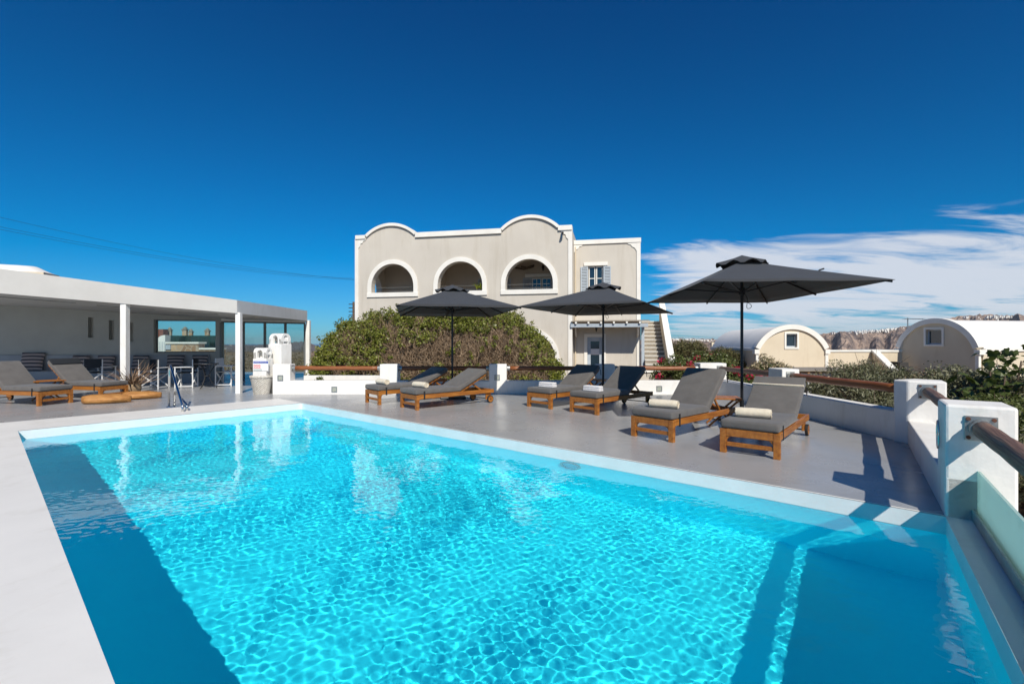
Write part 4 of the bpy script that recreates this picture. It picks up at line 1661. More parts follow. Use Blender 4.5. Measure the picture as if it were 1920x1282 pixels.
def main_house():
    t = thing('main_house', 'two storey grey beige house with three upper arches and rounded parapets', 'house')
    W = 11.58
    zT, zG = 7.03, -.9
    cs = (-9.45, -5.72, -2.12)
    humpL = segment(-9.54, 1.45, zT, .57)
    humpR = segment(-2.08, 1.48, zT, .60)
    topline = [(-W, zT)] + humpL + humpR + [(0, zT)]
    outer = [(0, zG)] + [(0, zT)] + humpR[::-1] + humpL[::-1] + [(-W, zT), (-W, zG)]
    outer = outer[::-1]
    ri, z0, zs = 1.20, 3.96, 4.28
    holes = [arch_hole(c, ri, z0, zs) for c in cs]
    low = [arch_hole(c, 1.32, -.55, .52) for c in cs]
    wall = MB().slab(outer, holes + low, 0, .38, MH).build('front_wall', M['facade'], t)
    # arch surrounds and sills
    for c in cs:
        inner = [(c - ri, z0)] + [(c + ri * math.cos(a), zs + ri * math.sin(a)) for a in np.linspace(math.pi, 0, 28)] + [(c + ri, z0)]
        outr = [(c + 1.43 * math.cos(a), zs + 1.43 * math.sin(a)) for a in np.linspace(0, math.pi, 28)]
        MB().slab([(c - 1.43, z0)] + inner + [(c + 1.43, z0)] + outr, [], -.05, .02, MH).build('arch_surround', M['trim'], wall)
        MB().box(c - 1.45, -.07, 3.73, c + 1.45, .42, z0 + .004, MH).build('arch_sill', M['trim'], wall, bevel=.01)
        rl = 1.32
        inner = [(c - rl, -.55)] + [(c + rl * math.cos(a), .52 + rl * math.sin(a)) for a in np.linspace(math.pi, 0, 28)] + [(c + rl, -.55)]
        outr = [(c + 1.52 * math.cos(a), .52 + 1.52 * math.sin(a)) for a in np.linspace(0, math.pi, 28)]
        MB().slab([(c - 1.52, -.55)] + inner + [(c + 1.52, -.55)] + outr, [], -.05, .02, MH).build('arch_surround', M['trim'], wall)
    # parapet mouldings, following the humps
    MB().slab(band([(-11.56, zT + .03), (-10.99, zT + .03)], .20), [], -.10, .42, MH).build('parapet_moulding', M['trim'], wall)
    MB().slab(band([(p[0], p[1] + .03) for p in humpL], .15), [], -.11, .43, MH).build('parapet_moulding', M['trim'], wall)
    MB().slab(band([(-8.14, zT + .03), (-3.52, zT + .03)], .25), [], -.10, .42, MH).build('parapet_moulding', M['trim'], wall)
    MB().slab(band([(p[0], p[1] + .03) for p in humpR], .15), [], -.11, .43, MH).build('parapet_moulding', M['trim'], wall)
    MB().slab(band([(-.66, zT + .03), (.02, zT + .03)], .24), [], -.10, .42, MH).build('parapet_moulding', M['trim'], wall)
    # corner bands with stepped consoles
    for x, sx in ((-W, 1), (0, -1)):
        MB().slab([(x - sx * .03, zG), (x - sx * .03, zT - .16), (x + sx * .17, zT - .16), (x + sx * .17, zG)][::sx], [], -.045, .03, MH).build('corner_band', M['trim'], wall)
        st = [(x + sx * .172, zT - .172), (x + sx * .64, zT - .172), (x + sx * .56, zT - .26), (x + sx * .46, zT - .28), (x + sx * .42, zT - .38), (x + sx * .30, zT - .42), (x + sx * .27, zT - .56), (x + sx * .172, zT - .66)]
        MB().slab(st[::-1] if sx > 0 else st, [], -.045, .03, MH).build('console', M['trim'], wall)
    # body behind: side walls, roof, loggia
    body = MB()
    D = 8.0
    body.box(-.36, .382, zG, -.002, D, zT - .1, MH)
    body.box(-W + .002, 2.7, zG, -W + .36, D, zT - .1, MH)
    body.box(-W + .002, D - .3, zG, -.002, D, zT - .1, MH)
    body.box(-W + .4, .4, 6.0, -.4, D - .3, 6.15, MH)
    body.build('side_walls', M['facade'], t)
    Ml = MH @ Matrix(((0, 1, 0, -W + .002), (1, 0, 0, 0), (0, 0, 1, 0), (0, 0, 0, 1)))
    o2 = [(.384, zG), (2.698, zG), (2.698, zT - .1), (.384, zT - .1)]
    MB().slab(o2, [arch_hole(1.50, .80, 3.7, 4.35)], 0, .34, Ml).build('loggia_side_wall', M['facade'], t)
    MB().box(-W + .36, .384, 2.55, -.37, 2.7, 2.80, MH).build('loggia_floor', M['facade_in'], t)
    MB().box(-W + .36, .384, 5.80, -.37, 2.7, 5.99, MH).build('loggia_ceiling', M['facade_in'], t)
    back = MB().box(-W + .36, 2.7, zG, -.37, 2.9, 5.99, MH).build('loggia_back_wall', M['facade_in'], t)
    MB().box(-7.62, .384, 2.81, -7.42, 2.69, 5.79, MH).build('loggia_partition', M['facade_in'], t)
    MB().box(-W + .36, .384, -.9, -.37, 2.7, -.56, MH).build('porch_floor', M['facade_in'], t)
    # windows and door at the back of the loggia
    for (xa, xb) in ((-2.40, -1.32), (-5.00, -4.1)):
        paned_window(t, MH, xa, xb, 3.9, 4.86, 2.62, 2, 2, M['trim'], M['glass_dark'])
        MB().box(xa - .38, 2.55, 4.93, xb + .38, 2.70, 5.10, MH).build('lintel', M['trim'], back)
        shutter(t, MH, xa - .50, xa - .02, 3.4, 4.9, 2.60)
        shutter(t, MH, xb + .02, xb + .50, 3.4, 4.9, 2.60)
    MB().box(-9.35, 2.64, 2.81, -8.55, 2.70, 4.72, MH).build('loggia_door', M['cream'], t, bevel=.01)
    MB().box(-9.30, 1.9, 5.38, -8.75, 2.4, 5.78, MH).build('air_conditioner', M['lantern'], t, bevel=.02)
    lantern(t, MH, -1.75, 2.35, 5.42)
    for x0, y0, x1 in ((-3.3, 2.5, -2.3), (-2.9, 2.1, -2.2)):
        MB().tube([Vector(MH @ Vector((x0, y0, 5.45))), Vector(MH @ Vector(((x0 + x1) / 2, y0 - .2, 5.34))), Vector(MH @ Vector((x1, y0, 5.50)))], .05, 8).build('dried_garland', M['bark'], t, smooth=True)
    # thin steel bars above the sills
    for c in cs:
        for dz in (.10, .30):
            MB().tube([MH @ Vector((c - ri, .30, z0 + dz)), MH @ Vector((c + ri, .30, z0 + dz))], .010, 6).build('guard_wire', M['frame_grey'], t)
    # security camera on the corner
    cm = MB().bar(MH @ Vector((-.45, -.02, 6.72)), MH @ Vector((-.40, -.38, 6.62)), .09, .09).build('security_camera', M['lantern'], t, bevel=.01)
    MB().box(-.50, -.12, 6.40, -.44, -.05, 6.72, MH).build('camera_bracket', M['galv'], cm)

    # ---- wing at the right, set back
    MWg = MH @ Matrix.Translation((.0, 1.2, 0))
    ww, zW = 3.30, 6.52
    MB().slab([(0.004, zG), (ww, zG), (ww, zW), (0.004, zW)], [[(.74, 3.4), (.74, 5.22), (1.50, 5.22), (1.50, 3.4)], [(.66, -.36), (.66, 1.62), (1.50, 1.62), (1.50, -.36)]], 0, .3, MWg).build('wing_wall', M['facade'], t)
    MB().box(ww - .3, .302, zG, ww, 6.0, zW - .01, MWg).build('wing_side_wall', M['facade'], t)
    MB().box(.004, .302, zW - .5, ww - .302, 6.0, zW - .35, MWg).build('wing_roof', M['facade'], t)
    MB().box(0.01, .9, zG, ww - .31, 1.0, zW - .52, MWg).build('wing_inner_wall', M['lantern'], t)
    MB().slab(band([(.012, zW + .03), (ww + .05, zW + .03)], .22), [], -.07, .33, MWg).build('wing_moulding', M['trim'], t)
    MB().box(ww - .16, -.045, zG, ww + .03, .03, zW - .192, MWg).build('wing_corner_band', M['trim'], t)
    for x, sx in ((ww - .162, -1), (.012, 1)):
        st = [(x, zW - .194), (x + sx * .46, zW - .194), (x + sx * .40, zW - .27), (x + sx * .28, zW - .30), (x + sx * .22, zW - .40), (x + sx * .10, zW - .45), (x, zW - .62)]
        MB().slab(st[::-1] if sx > 0 else st, [], -.04, .03, MWg).build('console', M['trim'], t)
    MB().tube([MWg @ Vector((.10, -.05, zG)), MWg @ Vector((.10, -.05, zW - .3))], .035, 8).build('drain_pipe', M['cream'], t)
    paned_window(t, MWg, .76, 1.48, 3.42, 5.20, .10, 1, 3, M['trim'], M['glass_dark'])
    MB().box(.52, -.06, 5.224, 1.72, .05, 5.40, MWg).build('lintel', M['trim'], t, bevel=.008)
    shutter(t, MWg, .36, .73, 3.42, 5.18, -.06)
    shutter(t, MWg, 1.51, 1.88, 3.42, 5.18, -.06)
    # door with frame
    MB().slab([(.54, -.36), (.54, 1.76), (1.62, 1.76), (1.62, -.36)][::-1], [[(.70, -.352), (.70, 1.60), (1.46, 1.60), (1.46, -.352)]], -.05, .02, MWg).build('door_surround', M['trim'], t)
    dr = MB().slab([(.70, -.35), (1.46, -.35), (1.46, 1.60), (.70, 1.60)], [[(.86, .05), (.86, 1.38), (1.30, 1.38), (1.30, .05)]], .06, .12, MWg).build('door', M['shutter'], t)
    MB().box(.855, .085, .05, 1.305, .092, 1.385, MWg).build('door_pane', M['glass_dark'], dr)
    MB().box(.85, .075, .70, 1.31, .083, 1.0, MWg).build('curtain', M['towel_white'], dr)
    lantern(t, MWg, 1.16, -.2, 2.02, .8)
    # lean-to porch roof on brackets
    pr = MB()
    Mp = MWg @ Matrix.Translation((0, -.05, 2.28)) @ Matrix.Rotation(R(4), 4, 'X')
    roof = MB().box(-.02, -1.35, .14, ww + .40, .02, .17, Mp).build('porch_roof', M['stone_step'], t)
    MB().box(-.05, -1.30, -.13, ww + .30, -1.18, .04, Mp).build('porch_beam', M['shutter'], roof)
    for k in range(6):
        x = .22 + k * .60
        MB().box(x - .04, -1.40, .042, x + .04, .0, .138, Mp).build('rafter', M['trim'], roof)
    for x in (.14, ww - .12):
        cur = [MWg @ Vector((x, -.05 - .62 * math.sin(a), 1.62 + .62 * (1 - math.cos(a)))) for a in np.linspace(0, 1.45, 9)]
        MB().tube(cur, .045, 8).build('porch_bracket', M['trim'], t, smooth=True)
    MB().box(ww + .06, -.25, zG, ww + .20, -.10, 2.24, MWg).build('porch_post', M['shutter'], t)
    # outside stair climbing away beside the wing
    n = 16
    for k in range(n):
        y = -1.9 + k * .29
        z = -.55 + k * .20
        s = MB().box(ww + .22, y, z - .9, ww + 1.18, y + .30, z, MWg).build('step', M['stone_step'], t)
        MB().box(ww + .22, y - .02, z, ww + 1.18, y + .285, z + .035, MWg).build('tread', M['trim'], s)
    sl = [(-2.1, zG), (-2.1, .22), (2.75, 3.50), (2.75, zG)]
    Ms = MWg @ Matrix(((0, 1, 0, ww + 1.182), (1, 0, 0, 0), (0, 0, 1, 0), (0, 0, 0, 1)))
    MB().slab(sl, [], 0, .24, Ms).build('stair_wall', M['cream'], t)
    MB().slab([(-2.14, .222), (-2.14, .34), (2.78, 3.66), (2.78, 3.52)], [], -.02, .27, Ms).build('stair_coping', M['trim'], t)
    return t


main_house()


def planter():
    o = blades(60, .12, .15, .34, 1.1, 21, .03)
    p = thing('balcony_plant', 'bright yellow green plant on the sill of the middle upper arch', 'plant', MH @ Vector((-4.72, .24, 3.965)))
    MB().lathe([(0, 0), (.11, 0), (.14, .12), (.12, .13), (0, .11)], 14).build('pot', M['lantern'], p)
    q = o.build('leaves', leaf_material('lime leaves', [(.20, .26, .015), (.42, .44, .03), (.12, .20, .02)], .5, .4), p)
    q.location = (0, 0, .10)
    q.scale = (1.5, 1.2, 1.3)


planter()


# ================================================================== VAULTED HOUSES
def vault_house(label, name, gable_l, gable_r, axis, length, z_spring, rise, zg, wall_mat, win_px=None):
    """barrel vaulted house: gable from gable_l to gable_r (xy), axis direction of the vault"""
    a, b = Vector((*gable_l, 0)), Vector((*gable_r, 0))
    d = (b - a).normalized()
    w = (b - a).length
    ax = Vector((*axis, 0)).normalized()
    Mx = Matrix(((d.x, ax.x, 0, a.x), (d.y, ax.y, 0, a.y), (0, 0, 1, 0), (0, 0, 0, 1)))
    t = thing(name, label, 'house')
    arc = segment(w / 2, w / 2 - .10, z_spring, rise, 30)
    wx0, wx1, wz0, wz1 = win_px
    outer = [(.10, zg), (w - .10, zg)] + arc[::-1]
    MB().slab(outer, [[(wx0, wz0), (wx0, wz1), (wx1, wz1), (wx1, wz0)]], 0, .3, Mx).build('gable_wall', wall_mat, t)
    # arched moulding with shoulders
    MB().slab(band([(p[0], p[1] + .12) for p in segment(w / 2, w / 2 + .05, z_spring, rise, 34)], .30), [], -.12, .34, Mx).build('gable_moulding', M['trim'], t)
    for sx, x in ((1, -.12), (-1, w + .12)):
        MB().box(min(x, x + sx * .30), -.13, z_spring - .30, max(x, x + sx * .30), .35, z_spring - .02, Mx).build('shoulder', M['trim'], t, bevel=.01)
        MB().box(min(x + sx * .10, x + sx * .28), -.06, zg, max(x + sx * .10, x + sx * .28), .10, z_spring - .302, Mx).build('corner_band', M['trim'], t)
    # vault shell
    V, F = [], []
    n = 34
    sh = segment(w / 2, w / 2, z_spring, rise + .02, n)
    for i, p in enumerate(sh):
        for j, y in enumerate((.345, length)):
            V.append((p[0], y, p[1]))
    for i in range(n - 1):
        F.append((2 * i, 2 * i + 2, 2 * i + 3, 2 * i + 1))
    o_ = len(V)
    V += [(p[0], length, p[1]) for p in sh]
    F.append(tuple(range(o_, o_ + n)))
    sh_o = MB().add(V, F, Mx).build('vault_roof', M['vault'], t, smooth=False)
    for f in sh_o.data.polygons:
        f.use_smooth = len(f.vertices) == 4
    MB().box(.02, .30, zg, .30, length, z_spring - .04, Mx).build('side_wall', wall_mat, t)
    MB().box(w - .30, .30, zg, w - .02, length, z_spring - .04, Mx).build('side_wall', wall_mat, t)
    MB().box(.02, length - .01, zg, w - .02, length + .2, z_spring + rise * .3, Mx).build('rear_wall', wall_mat, t)
    for x in (-.06, w - .30):
        MB().box(x, .36, z_spring - .12, x + .36, length, z_spring + .04, Mx).build('eaves_moulding', M['trim'], t)
    # window
    f = .11
    MB().slab([(wx0 - f, wz0 - f), (wx1 + f, wz0 - f), (wx1 + f, wz1 + f), (wx0 - f, wz1 + f)], [[(wx0, wz0), (wx0, wz1), (wx1, wz1), (wx1, wz0)]], -.05, .02, Mx).build('window_surround', M['trim'], t)
    wf = MB().slab([(wx0, wz0), (wx1, wz0), (wx1, wz1), (wx0, wz1)], [[(wx0 + .08, wz0 + .08), (wx0 + .08, wz1 - .08), (wx1 - .08, wz1 - .08), (wx1 - .08, wz0 + .08)]], .14, .20, Mx).build('window_frame', M['shutter'], t)
    MB().box(wx0 + .08, .16, wz0 + .08, wx1 - .08, .168, wz1 - .08, Mx).build('pane', M['glass_dark'], wf)
    return t, Mx


hA, MA = vault_house('cream house with white barrel vault, behind the big parasol pole', 'vaulted_house', (15.25, 30.0), (19.72, 30.0), (.135, 1), 10.0, .90, 1.42, -3.2, M['cream'], (1.88, 2.56, 1.02, 1.86))
hB, MB_ = vault_house('shaded end of white vaulted house at far right with small window', 'vaulted_house', (24.62, 30.65), (25.5, 26.2), (1, .2), 16.0, .95, 1.68, -3.2, M['cream'], (1.75, 2.65, 1.20, 2.10))


def link_wall():
    t = thing('courtyard_wall', 'cream wall with white coping and sloping end between the vaulted houses', 'wall')
    a, b = Vector((19.85, 30.1, 0)), Vector((21.6, 28.4, 0))
    y0 = 30.3
    zc = EYE - (656 - HY) / FOC * y0
    MB().box(19.8, y0, -3.2, 22.9, y0 + .3, zc - .12).build('wall', M['cream'], t)
    MB().box(19.75, y0 - .06, zc - .119, 22.95, y0 + .36, zc).build('coping', M['trim'], t)
    # sloping stair wall coming forward to the right
    p0, p1 = at(1640, 656, 30.2), at(1696, 712, 27.0)
    for nm, h0, h1, m, th in (('stair_wall', -3.0, -.13, 'cream', .25), ('stair_coping', -.128, .02, 'trim', .36)):
        d = (p1 - p0)
        n = Vector((d.y, -d.x, 0)).normalized() * th / 2
        V = []
        for p in (p0, p1):
            for s in (-1, 1):
                V += [p + n * s + Vector((0, 0, h0)), p + n * s + Vector((0, 0, h1))]
        MB().add(V, [(0, 1, 3, 2), (4, 6, 7, 5), (0, 4, 5, 1), (2, 3, 7, 6), (1, 5, 7, 3), (0, 2, 6, 4)]).build(nm, M[m], t)
    MB().box(22.9, y0 + .1, -3.2, 25.0, y0 + 2.3, zc - .13).build('wall', M['cream'], t)
    MB().box(22.96, y0 + .04, zc - .129, 25.1, y0 + 2.36, zc).build('coping', M['trim'], t)
    for k in range(6):
        q0 = at(1690 + k * 9, 679 + k * 7.6, 28.6 - k * .18)
        MB().box(q0.x - .1, q0.y, -3, q0.x + .42, q0.y + 1.1, q0.z).build('step', M['dark_step'], t)


link_wall()


def tv_antenna():
    b = at(1702, 616, 33)
    t = thing('tv_antenna', 'thin metal television antenna above the right vaulted house', 'antenna', (b.x, 33, 0))
    z0, z1 = 1.0, EYE - (596 - HY) / FOC * 33
    MB().tube([(0, 0, z0), (0, 0, z1)], .035, 8).build('mast', M['galv'], t)
    MB().tube([(-.2, 0, z1 - .06), (1.15, .1, z1 - .08)], .025, 6).build('boom', M['galv'], t)
    for k in range(8):
        x = -.15 + k * .17
        MB().tube([(x, -.28 + k * .01, z1 - .07), (x, .28 - k * .01, z1 - .07)], .012, 5).build('element', M['galv'], t)


tv_antenna()


def garden_pergola():
    a = at(1508, 702, 17.5)
    t = thing('garden_pergola', 'small white timber pergola below the cream vaulted house', 'pergola', (a.x, 17.5, 0))
    z = EYE - (697 - HY) / FOC * 17.5
    for x in (.15, 1.55):
        MB().box(x - .06, -.06, -2.2, x + .06, .06, z - .16).build('post', M['white_wood'], t)
        MB().box(x - .06, 1.44, -2.2, x + .06, 1.56, z - .16).build('post', M['white_wood'], t)
    for y in (0, 1.5):
        MB().box(-.15, y - .05, z - .16, 1.85, y + .05, z - .04).build('beam', M['white_wood'], t)
    for k in range(5):
        x = -.05 + k * .42
        MB().box(x - .04, -.35, z - .04, x + .04, 1.85, z + .04).build('rafter', M['wood_old'], t)
    MB().box(-.5, -.4, z + .041, 2.2, 1.9, z + .075).build('reed_roof', M['stone_step'], t)
    MB().box(-.3, 1.9, -2.2, 2.4, 2.0, z - .2).build('back_panel', M['cream'], t)


garden_pergola()


def left_vault():
    """white vaulted roof peeping over the pergola"""
    t = thing('vaulted_house', 'white vaulted roof showing above the pergola at the left edge', 'house')
    d = 22.0
    p1 = at(66, 510, d)
    top = EYE - (497 - HY) / FOC * d
    z0 = p1.z
    V, F = [], []
    n, m = 16, 26
    for i in range(m + 1):
        s = i / m
        x = p1.x - 12 * s
        y = d - 3.9 * s
        e = min(1, (s * 12 / .55)) ** .5 if s * 12 < .55 else 1
        hh = (top - z0 + s * .30) * (.02 + .98 * math.sin(min(1, s * 12 / .55) * math.pi / 2))
        for k in range(n + 1):
            a = math.pi * k / n
            V.append((x, y + .55 - .55 * math.cos(a), z0 + hh * math.sin(a) ** .8))
    for i in range(m):
        for k in range(n):
            F.append((i * (n + 1) + k, i * (n + 1) + k + 1, (i + 1) * (n + 1) + k + 1, (i + 1) * (n + 1) + k))
    MB().add(V, F).build('vault_roof', M['vault'], t, smooth=True)
    Mx = Matrix.Translation((p1.x + .1, d, 0)) @ rotz(math.atan2(3.9, 12))
    MB().box(-13, -.05, z0 - .25, .25, 1.2, z0 - .002, Mx).build('eaves_slab', M['cream'], t)
    MB().box(-12.9, .05, -1, -.1, 1.1, z0 - .251, Mx).build('wall', M['plaster'], t)


left_vault()


# ---------------- seen through the pergola window
def beyond_window():
    d = 27.0
    b = thing('brick_house', 'red brick house with a dark arch seen through the pergola window', 'house')
    p, q = at(274, 617, d), at(306, 670, d)
    Mx = Matrix.Identity(4)
    outer = [(p.x, -1), (q.x, -1), (q.x, p.z), (p.x, p.z)]
    c = at(289, 640, d)
    MB().slab(outer, [arch_hole(c.x, .26, -.9, c.z - .1)], d, d + .4, Mx).build('wall', M['brick'], b)
    MB().box(p.x, d + 1.6, -1, q.x, d + 1.8, p.z - .4).build('back_wall', M['plaster'], b)
    wg = thing('rounded_gate_wall', 'white wall end with a rounded top seen through the pergola window', 'wall')
    g0, g1 = at(296, 660, d - 2), at(309.5, 628, d - 2)
    pts = [(g0.x, -1), (g1.x, -1), (g1.x, g1.z)] + [(g1.x - (g1.x - g0.x) * math.sin(a), g1.z - .22 + .22 * math.cos(a) - .0) for a in np.linspace(.2, math.pi / 2, 8)]
    MB().slab(pts, [], d - 2, d - 1.6).build('wall_panel', M['plaster'], wg)
    for k in range(4):
        x = g0.x + .08 + k * (g1.x - g0.x) / 4.4
        MB().box(x - .012, d - 2.012, -.9, x + .012, d - 2.001, g1.z - .35).build('groove', M['shutter'], wg)
    sw = thing('rubble_wall', 'brown rubble stone wall with white coping seen through the pergola window', 'wall')
    a0, a1, a2 = at(311, 641, d - 3), at(372, 641, d - 3), at(412, 652, d - 3)
    MB().box(a0.x, d - 3, -1, a1.x, d - 2.5, a0.z - .09).build('wall', M['stone'], sw)
    MB().box(a0.x, d - 3.06, a0.z - .089, a1.x + .05, d - 2.44, a0.z).build('coping', M['trim'], sw)
    MB().box(a1.x + .002, d - 3, -1, a2.x, d - 2.5, a2.z - .09).build('wall', M['stone'], sw)
    MB().box(a1.x + .052, d - 3.06, a2.z - .089, a2.x, d - 2.44, a2.z).build('coping', M['trim'], sw)
    bx = at(315, 650, d - 3.05)
    MB().box(bx.x - .12, d - 3.06, bx.z - .14, bx.x + .12, d - 3.002, bx.z + .10).build('meter_box', M['shutter'], sw)
    gf = thing('green_glass_fence', 'green glass wind screen above the rubble wall', 'fence')
    s0, s1 = at(308, 629, d - 1), at(414, 631, d - 1)
    n = 5
    for k in range(n):
        xa, xb = s0.x + (s1.x - s0.x) * k / n, s0.x + (s1.x - s0.x) * (k + 1) / n
        MB().box(xa + .01, d - 1, -.5, xb - .01, d - .98, s0.z).build('glass_panel', M['glass_green'], gf)
    mat_green = material('green tinted ground glass', (.03, .22, .16), None, .15)
    MB().box(s0.x, d - .96, -.5, s1.x, d - .94, s0.z - .02).build('backing_screen', mat_green, gf)
    cl = ('leftmost stone chimney behind the green glass screen', 'tallest stone chimney behind the green glass screen', 'small stone chimney just right of the tallest one', 'rightmost stone chimney behind the green glass screen')
    for (px, yt, w), lb in zip(((318.5, 614, .13), (347, 613, .16), (358, 617, .13), (389, 615.5, .15)), cl):
        c = at(px, yt, d + .6)
        t = thing('stone_chimney', lb, 'chimney', (c.x, d + .6, 0), 0, 'stone chimneys seen through the pergola window')
        MB().box(-w / 2 * 1.5, -w / 2, -.5, w / 2 * 1.5, w / 2, c.z - .18).build('shaft', M['stone'], t)
        MB().box(-w * .95, -w * .7, c.z - .179, w * .95, w * .7, c.z - .12).build('cap_slab', M['stone_step'], t)
        MB().lathe([(w * .7, c.z - .119), (w * .75, c.z - .06), (w * .3, c.z), (0, c.z + .03)], 8).build('cap', M['stone_step'], t)


beyond_window()

# ---------------- low garden walls behind the terrace
gw = thing('garden_wall', 'low beige garden wall with white coping behind the middle rail', 'wall')
MB().box(2.2, 15.6, -1, 6.6, 15.9, .36).build('wall', M['facade'], gw)
MB().box(2.1, 15.55, .362, 6.7, 15.95, .46).build('coping', M['trim'], gw)
gw = thing('garden_wall', 'low white planter wall behind the leftmost rail', 'wall')
MB().box(-6.6, 15.2, -1, -3.6, 15.45, .28).build('wall', M['plaster'], gw, bevel=.01)


# ---------------- power line
def power_line():
    pole_p = at(663, 575, 42)
    t = thing('utility_pole', 'slim utility pole with insulators at the left corner of the house', 'pole', (pole_p.x, 42, 0))
    zt = EYE - (566 - HY) / FOC * 42
    MB().tube([(0, 0, -1), (0, 0, zt)], [.14, .09], 10).build('mast', M['bark'], t)
    for k in range(5):
        z = zt - .2 - k * .32
        MB().tube([(-.42, 0, z), (.1, 0, z)], .04, 6).build('insulator', M['lantern'], t)
    for i, (ya, zb) in enumerate(((406, 524), (425, 522), (430, 524.5))):
        a, b = at(-40, ya - 8, 26), at(664 if i else 664, zb, 48)
        path = [a.lerp(b, s) - Vector((0, 0, .55 * 4 * s * (1 - s))) for s in np.linspace(0, 1, 24)]
        o = MB().tube(path, .0085, 5, False).build('power_cable', M['wire'])
        tag(o, ('topmost of three thin power cables crossing the blue sky', 'middle of three thin power cables crossing the blue sky', 'lowest of three thin power cables crossing the blue sky')[i], 'cable', 'power cables in the sky')


power_line()


# ================================================================== PLANTS
def leaf_mesh(name, C, N, size, aspect, mat, parent, seed, size_var=.35, jitter=.9):
    """one rhombic, slightly folded face per leaf; C centres, N outward directions"""
    r = np.random.default_rng(seed)
    n = len(C)
    d = N + r.normal(size=(n, 3)) * jitter
    d /= np.linalg.norm(d, axis=1)[:, None] + 1e-9
    t = r.normal(size=(n, 3))
    t -= d * (t * d).sum(1)[:, None]
    t /= np.linalg.norm(t, axis=1)[:, None] + 1e-9
    b = np.cross(d, t)
    L_ = size * (1 + r.uniform(-size_var, size_var, n))[:, None]
    W_ = L_ * aspect
    V = np.stack([C - t * L_ / 2, C + b * W_ / 2 + d * W_ * .18 - t * L_ * .06, C + t * L_ / 2 - d * L_ * .12, C - b * W_ / 2 + d * W_ * .18 - t * L_ * .06], 1).reshape(-1, 3)
    me = bpy.data.meshes.new(name)
    me.vertices.add(4 * n)
    me.vertices.foreach_set('co', V.astype(np.float32).ravel())
    me.loops.add(4 * n)
    me.loops.foreach_set('vertex_index', np.arange(4 * n, dtype=np.int32))
    me.polygons.add(n)
    me.polygons.foreach_set('loop_start', np.arange(0, 4 * n, 4, dtype=np.int32))
    me.polygons.foreach_set('loop_total', np.full(n, 4, dtype=np.int32))
    me.update(calc_edges=True)
    me.materials.append(mat)
    return link(name, me, parent, kind='stuff')


def twig_mesh(name, A, B, w, mat, parent, seed, bend=.12):
    """thin three sided twigs from A to B with a bend in the middle"""
    r = np.random.default_rng(seed)
    n = len(A)
    d = B - A
    L_ = np.linalg.norm(d, axis=1)[:, None] + 1e-9
    d = d / L_
    a = np.cross(d, r.normal(size=(n, 3)))
    a /= np.linalg.norm(a, axis=1)[:, None] + 1e-9
    b = np.cross(d, a)
    mid = (A + B) / 2 + (a * r.normal(size=(n, 1)) + b * r.normal(size=(n, 1))) * bend * L_
    ring = []
    for P, k in ((A, 1.0), (mid, .75), (B, .25)):
        for j in range(3):
            an = 2 * np.pi * j / 3
            ring.append(P + (a * np.cos(an) + b * np.sin(an)) * w * k)
    V = np.stack(ring, 1).reshape(-1, 3)
    base = (np.arange(n) * 9)[:, None]
    q = []
    for s in (0, 3):
        for j in range(3):
            j2 = (j + 1) % 3
            q.append(np.concatenate([base + s + j, base + s + j2, base + s + 3 + j2, base + s + 3 + j], 1))
    F = np.stack(q, 1).reshape(-1, 4)
    m = len(F)
    me = bpy.data.meshes.new(name)
    me.vertices.add(len(V))
    me.vertices.foreach_set('co', V.astype(np.float32).ravel())
    me.loops.add(4 * m)
    me.loops.foreach_set('vertex_index', F.astype(np.int32).ravel())
    me.polygons.add(m)
    me.polygons.foreach_set('loop_start', np.arange(0, 4 * m, 4, dtype=np.int32))
    me.polygons.foreach_set('loop_total', np.full(m, 4, dtype=np.int32))
    me.update(calc_edges=True)
    me.materials.append(mat)
    return link(name, me, parent, kind='stuff')


def clump_points(cent, rad, per, r, shell=.55, squash=.8):
    """leaf places spread through clumps, denser towards each clump's outer skin"""
    n = len(cent)
    d = r.normal(size=(n, per, 3))
    d /= np.linalg.norm(d, axis=2)[..., None]
    q = (shell + (1 - shell) * r.random((n, per, 1)) ** .6)
    P = cent[:, None, :] + d * q * rad[:, None, None] * np.array([1, 1, squash])
    return P.reshape(-1, 3), d.reshape(-1, 3)


M['hedge'] = leaf_material('hedge leaves', [(.085, .11, .016), (.19, .215, .028), (.29, .30, .055), (.13, .16, .022), (.25, .245, .065)], .45, .35)
M['hedge_dry'] = leaf_material('dry hedge twigs', [(.36, .25, .16), (.50, .37, .25), (.27, .18, .11), (.43, .31, .205)], .8, .15)
M['olive'] = leaf_material('olive leaves', [(.11, .12, .055), (.22, .22, .13), (.07, .08, .035), (.30, .29, .19), (.16, .165, .07)], .5, .25)
M['shrub'] = leaf_material('shrub leaves', [(.05, .075, .018), (.14, .165, .04), (.08, .105, .025), (.22, .23, .085)], .45, .3)
M['tamarisk'] = leaf_material('tamarisk leaves', [(.11, .095, .035), (.16, .13, .05), (.07, .075, .025), (.13, .14, .045)], .7, .25)
M['bract'] = leaf_material('bougainvillea bracts', [(.50, .015, .06), (.65, .03, .10), (.42, .01, .035), (.60, .04, .14)], .55, .4)
M['cream_flower'] = leaf_material('cream seed heads', [(.42, .34, .20), (.55, .46, .30), (.30, .23, .13)], .8, .3)
M['fig'] = leaf_material('fig leaves', [(.05, .075, .016), (.10, .13, .03)], .4, .3)


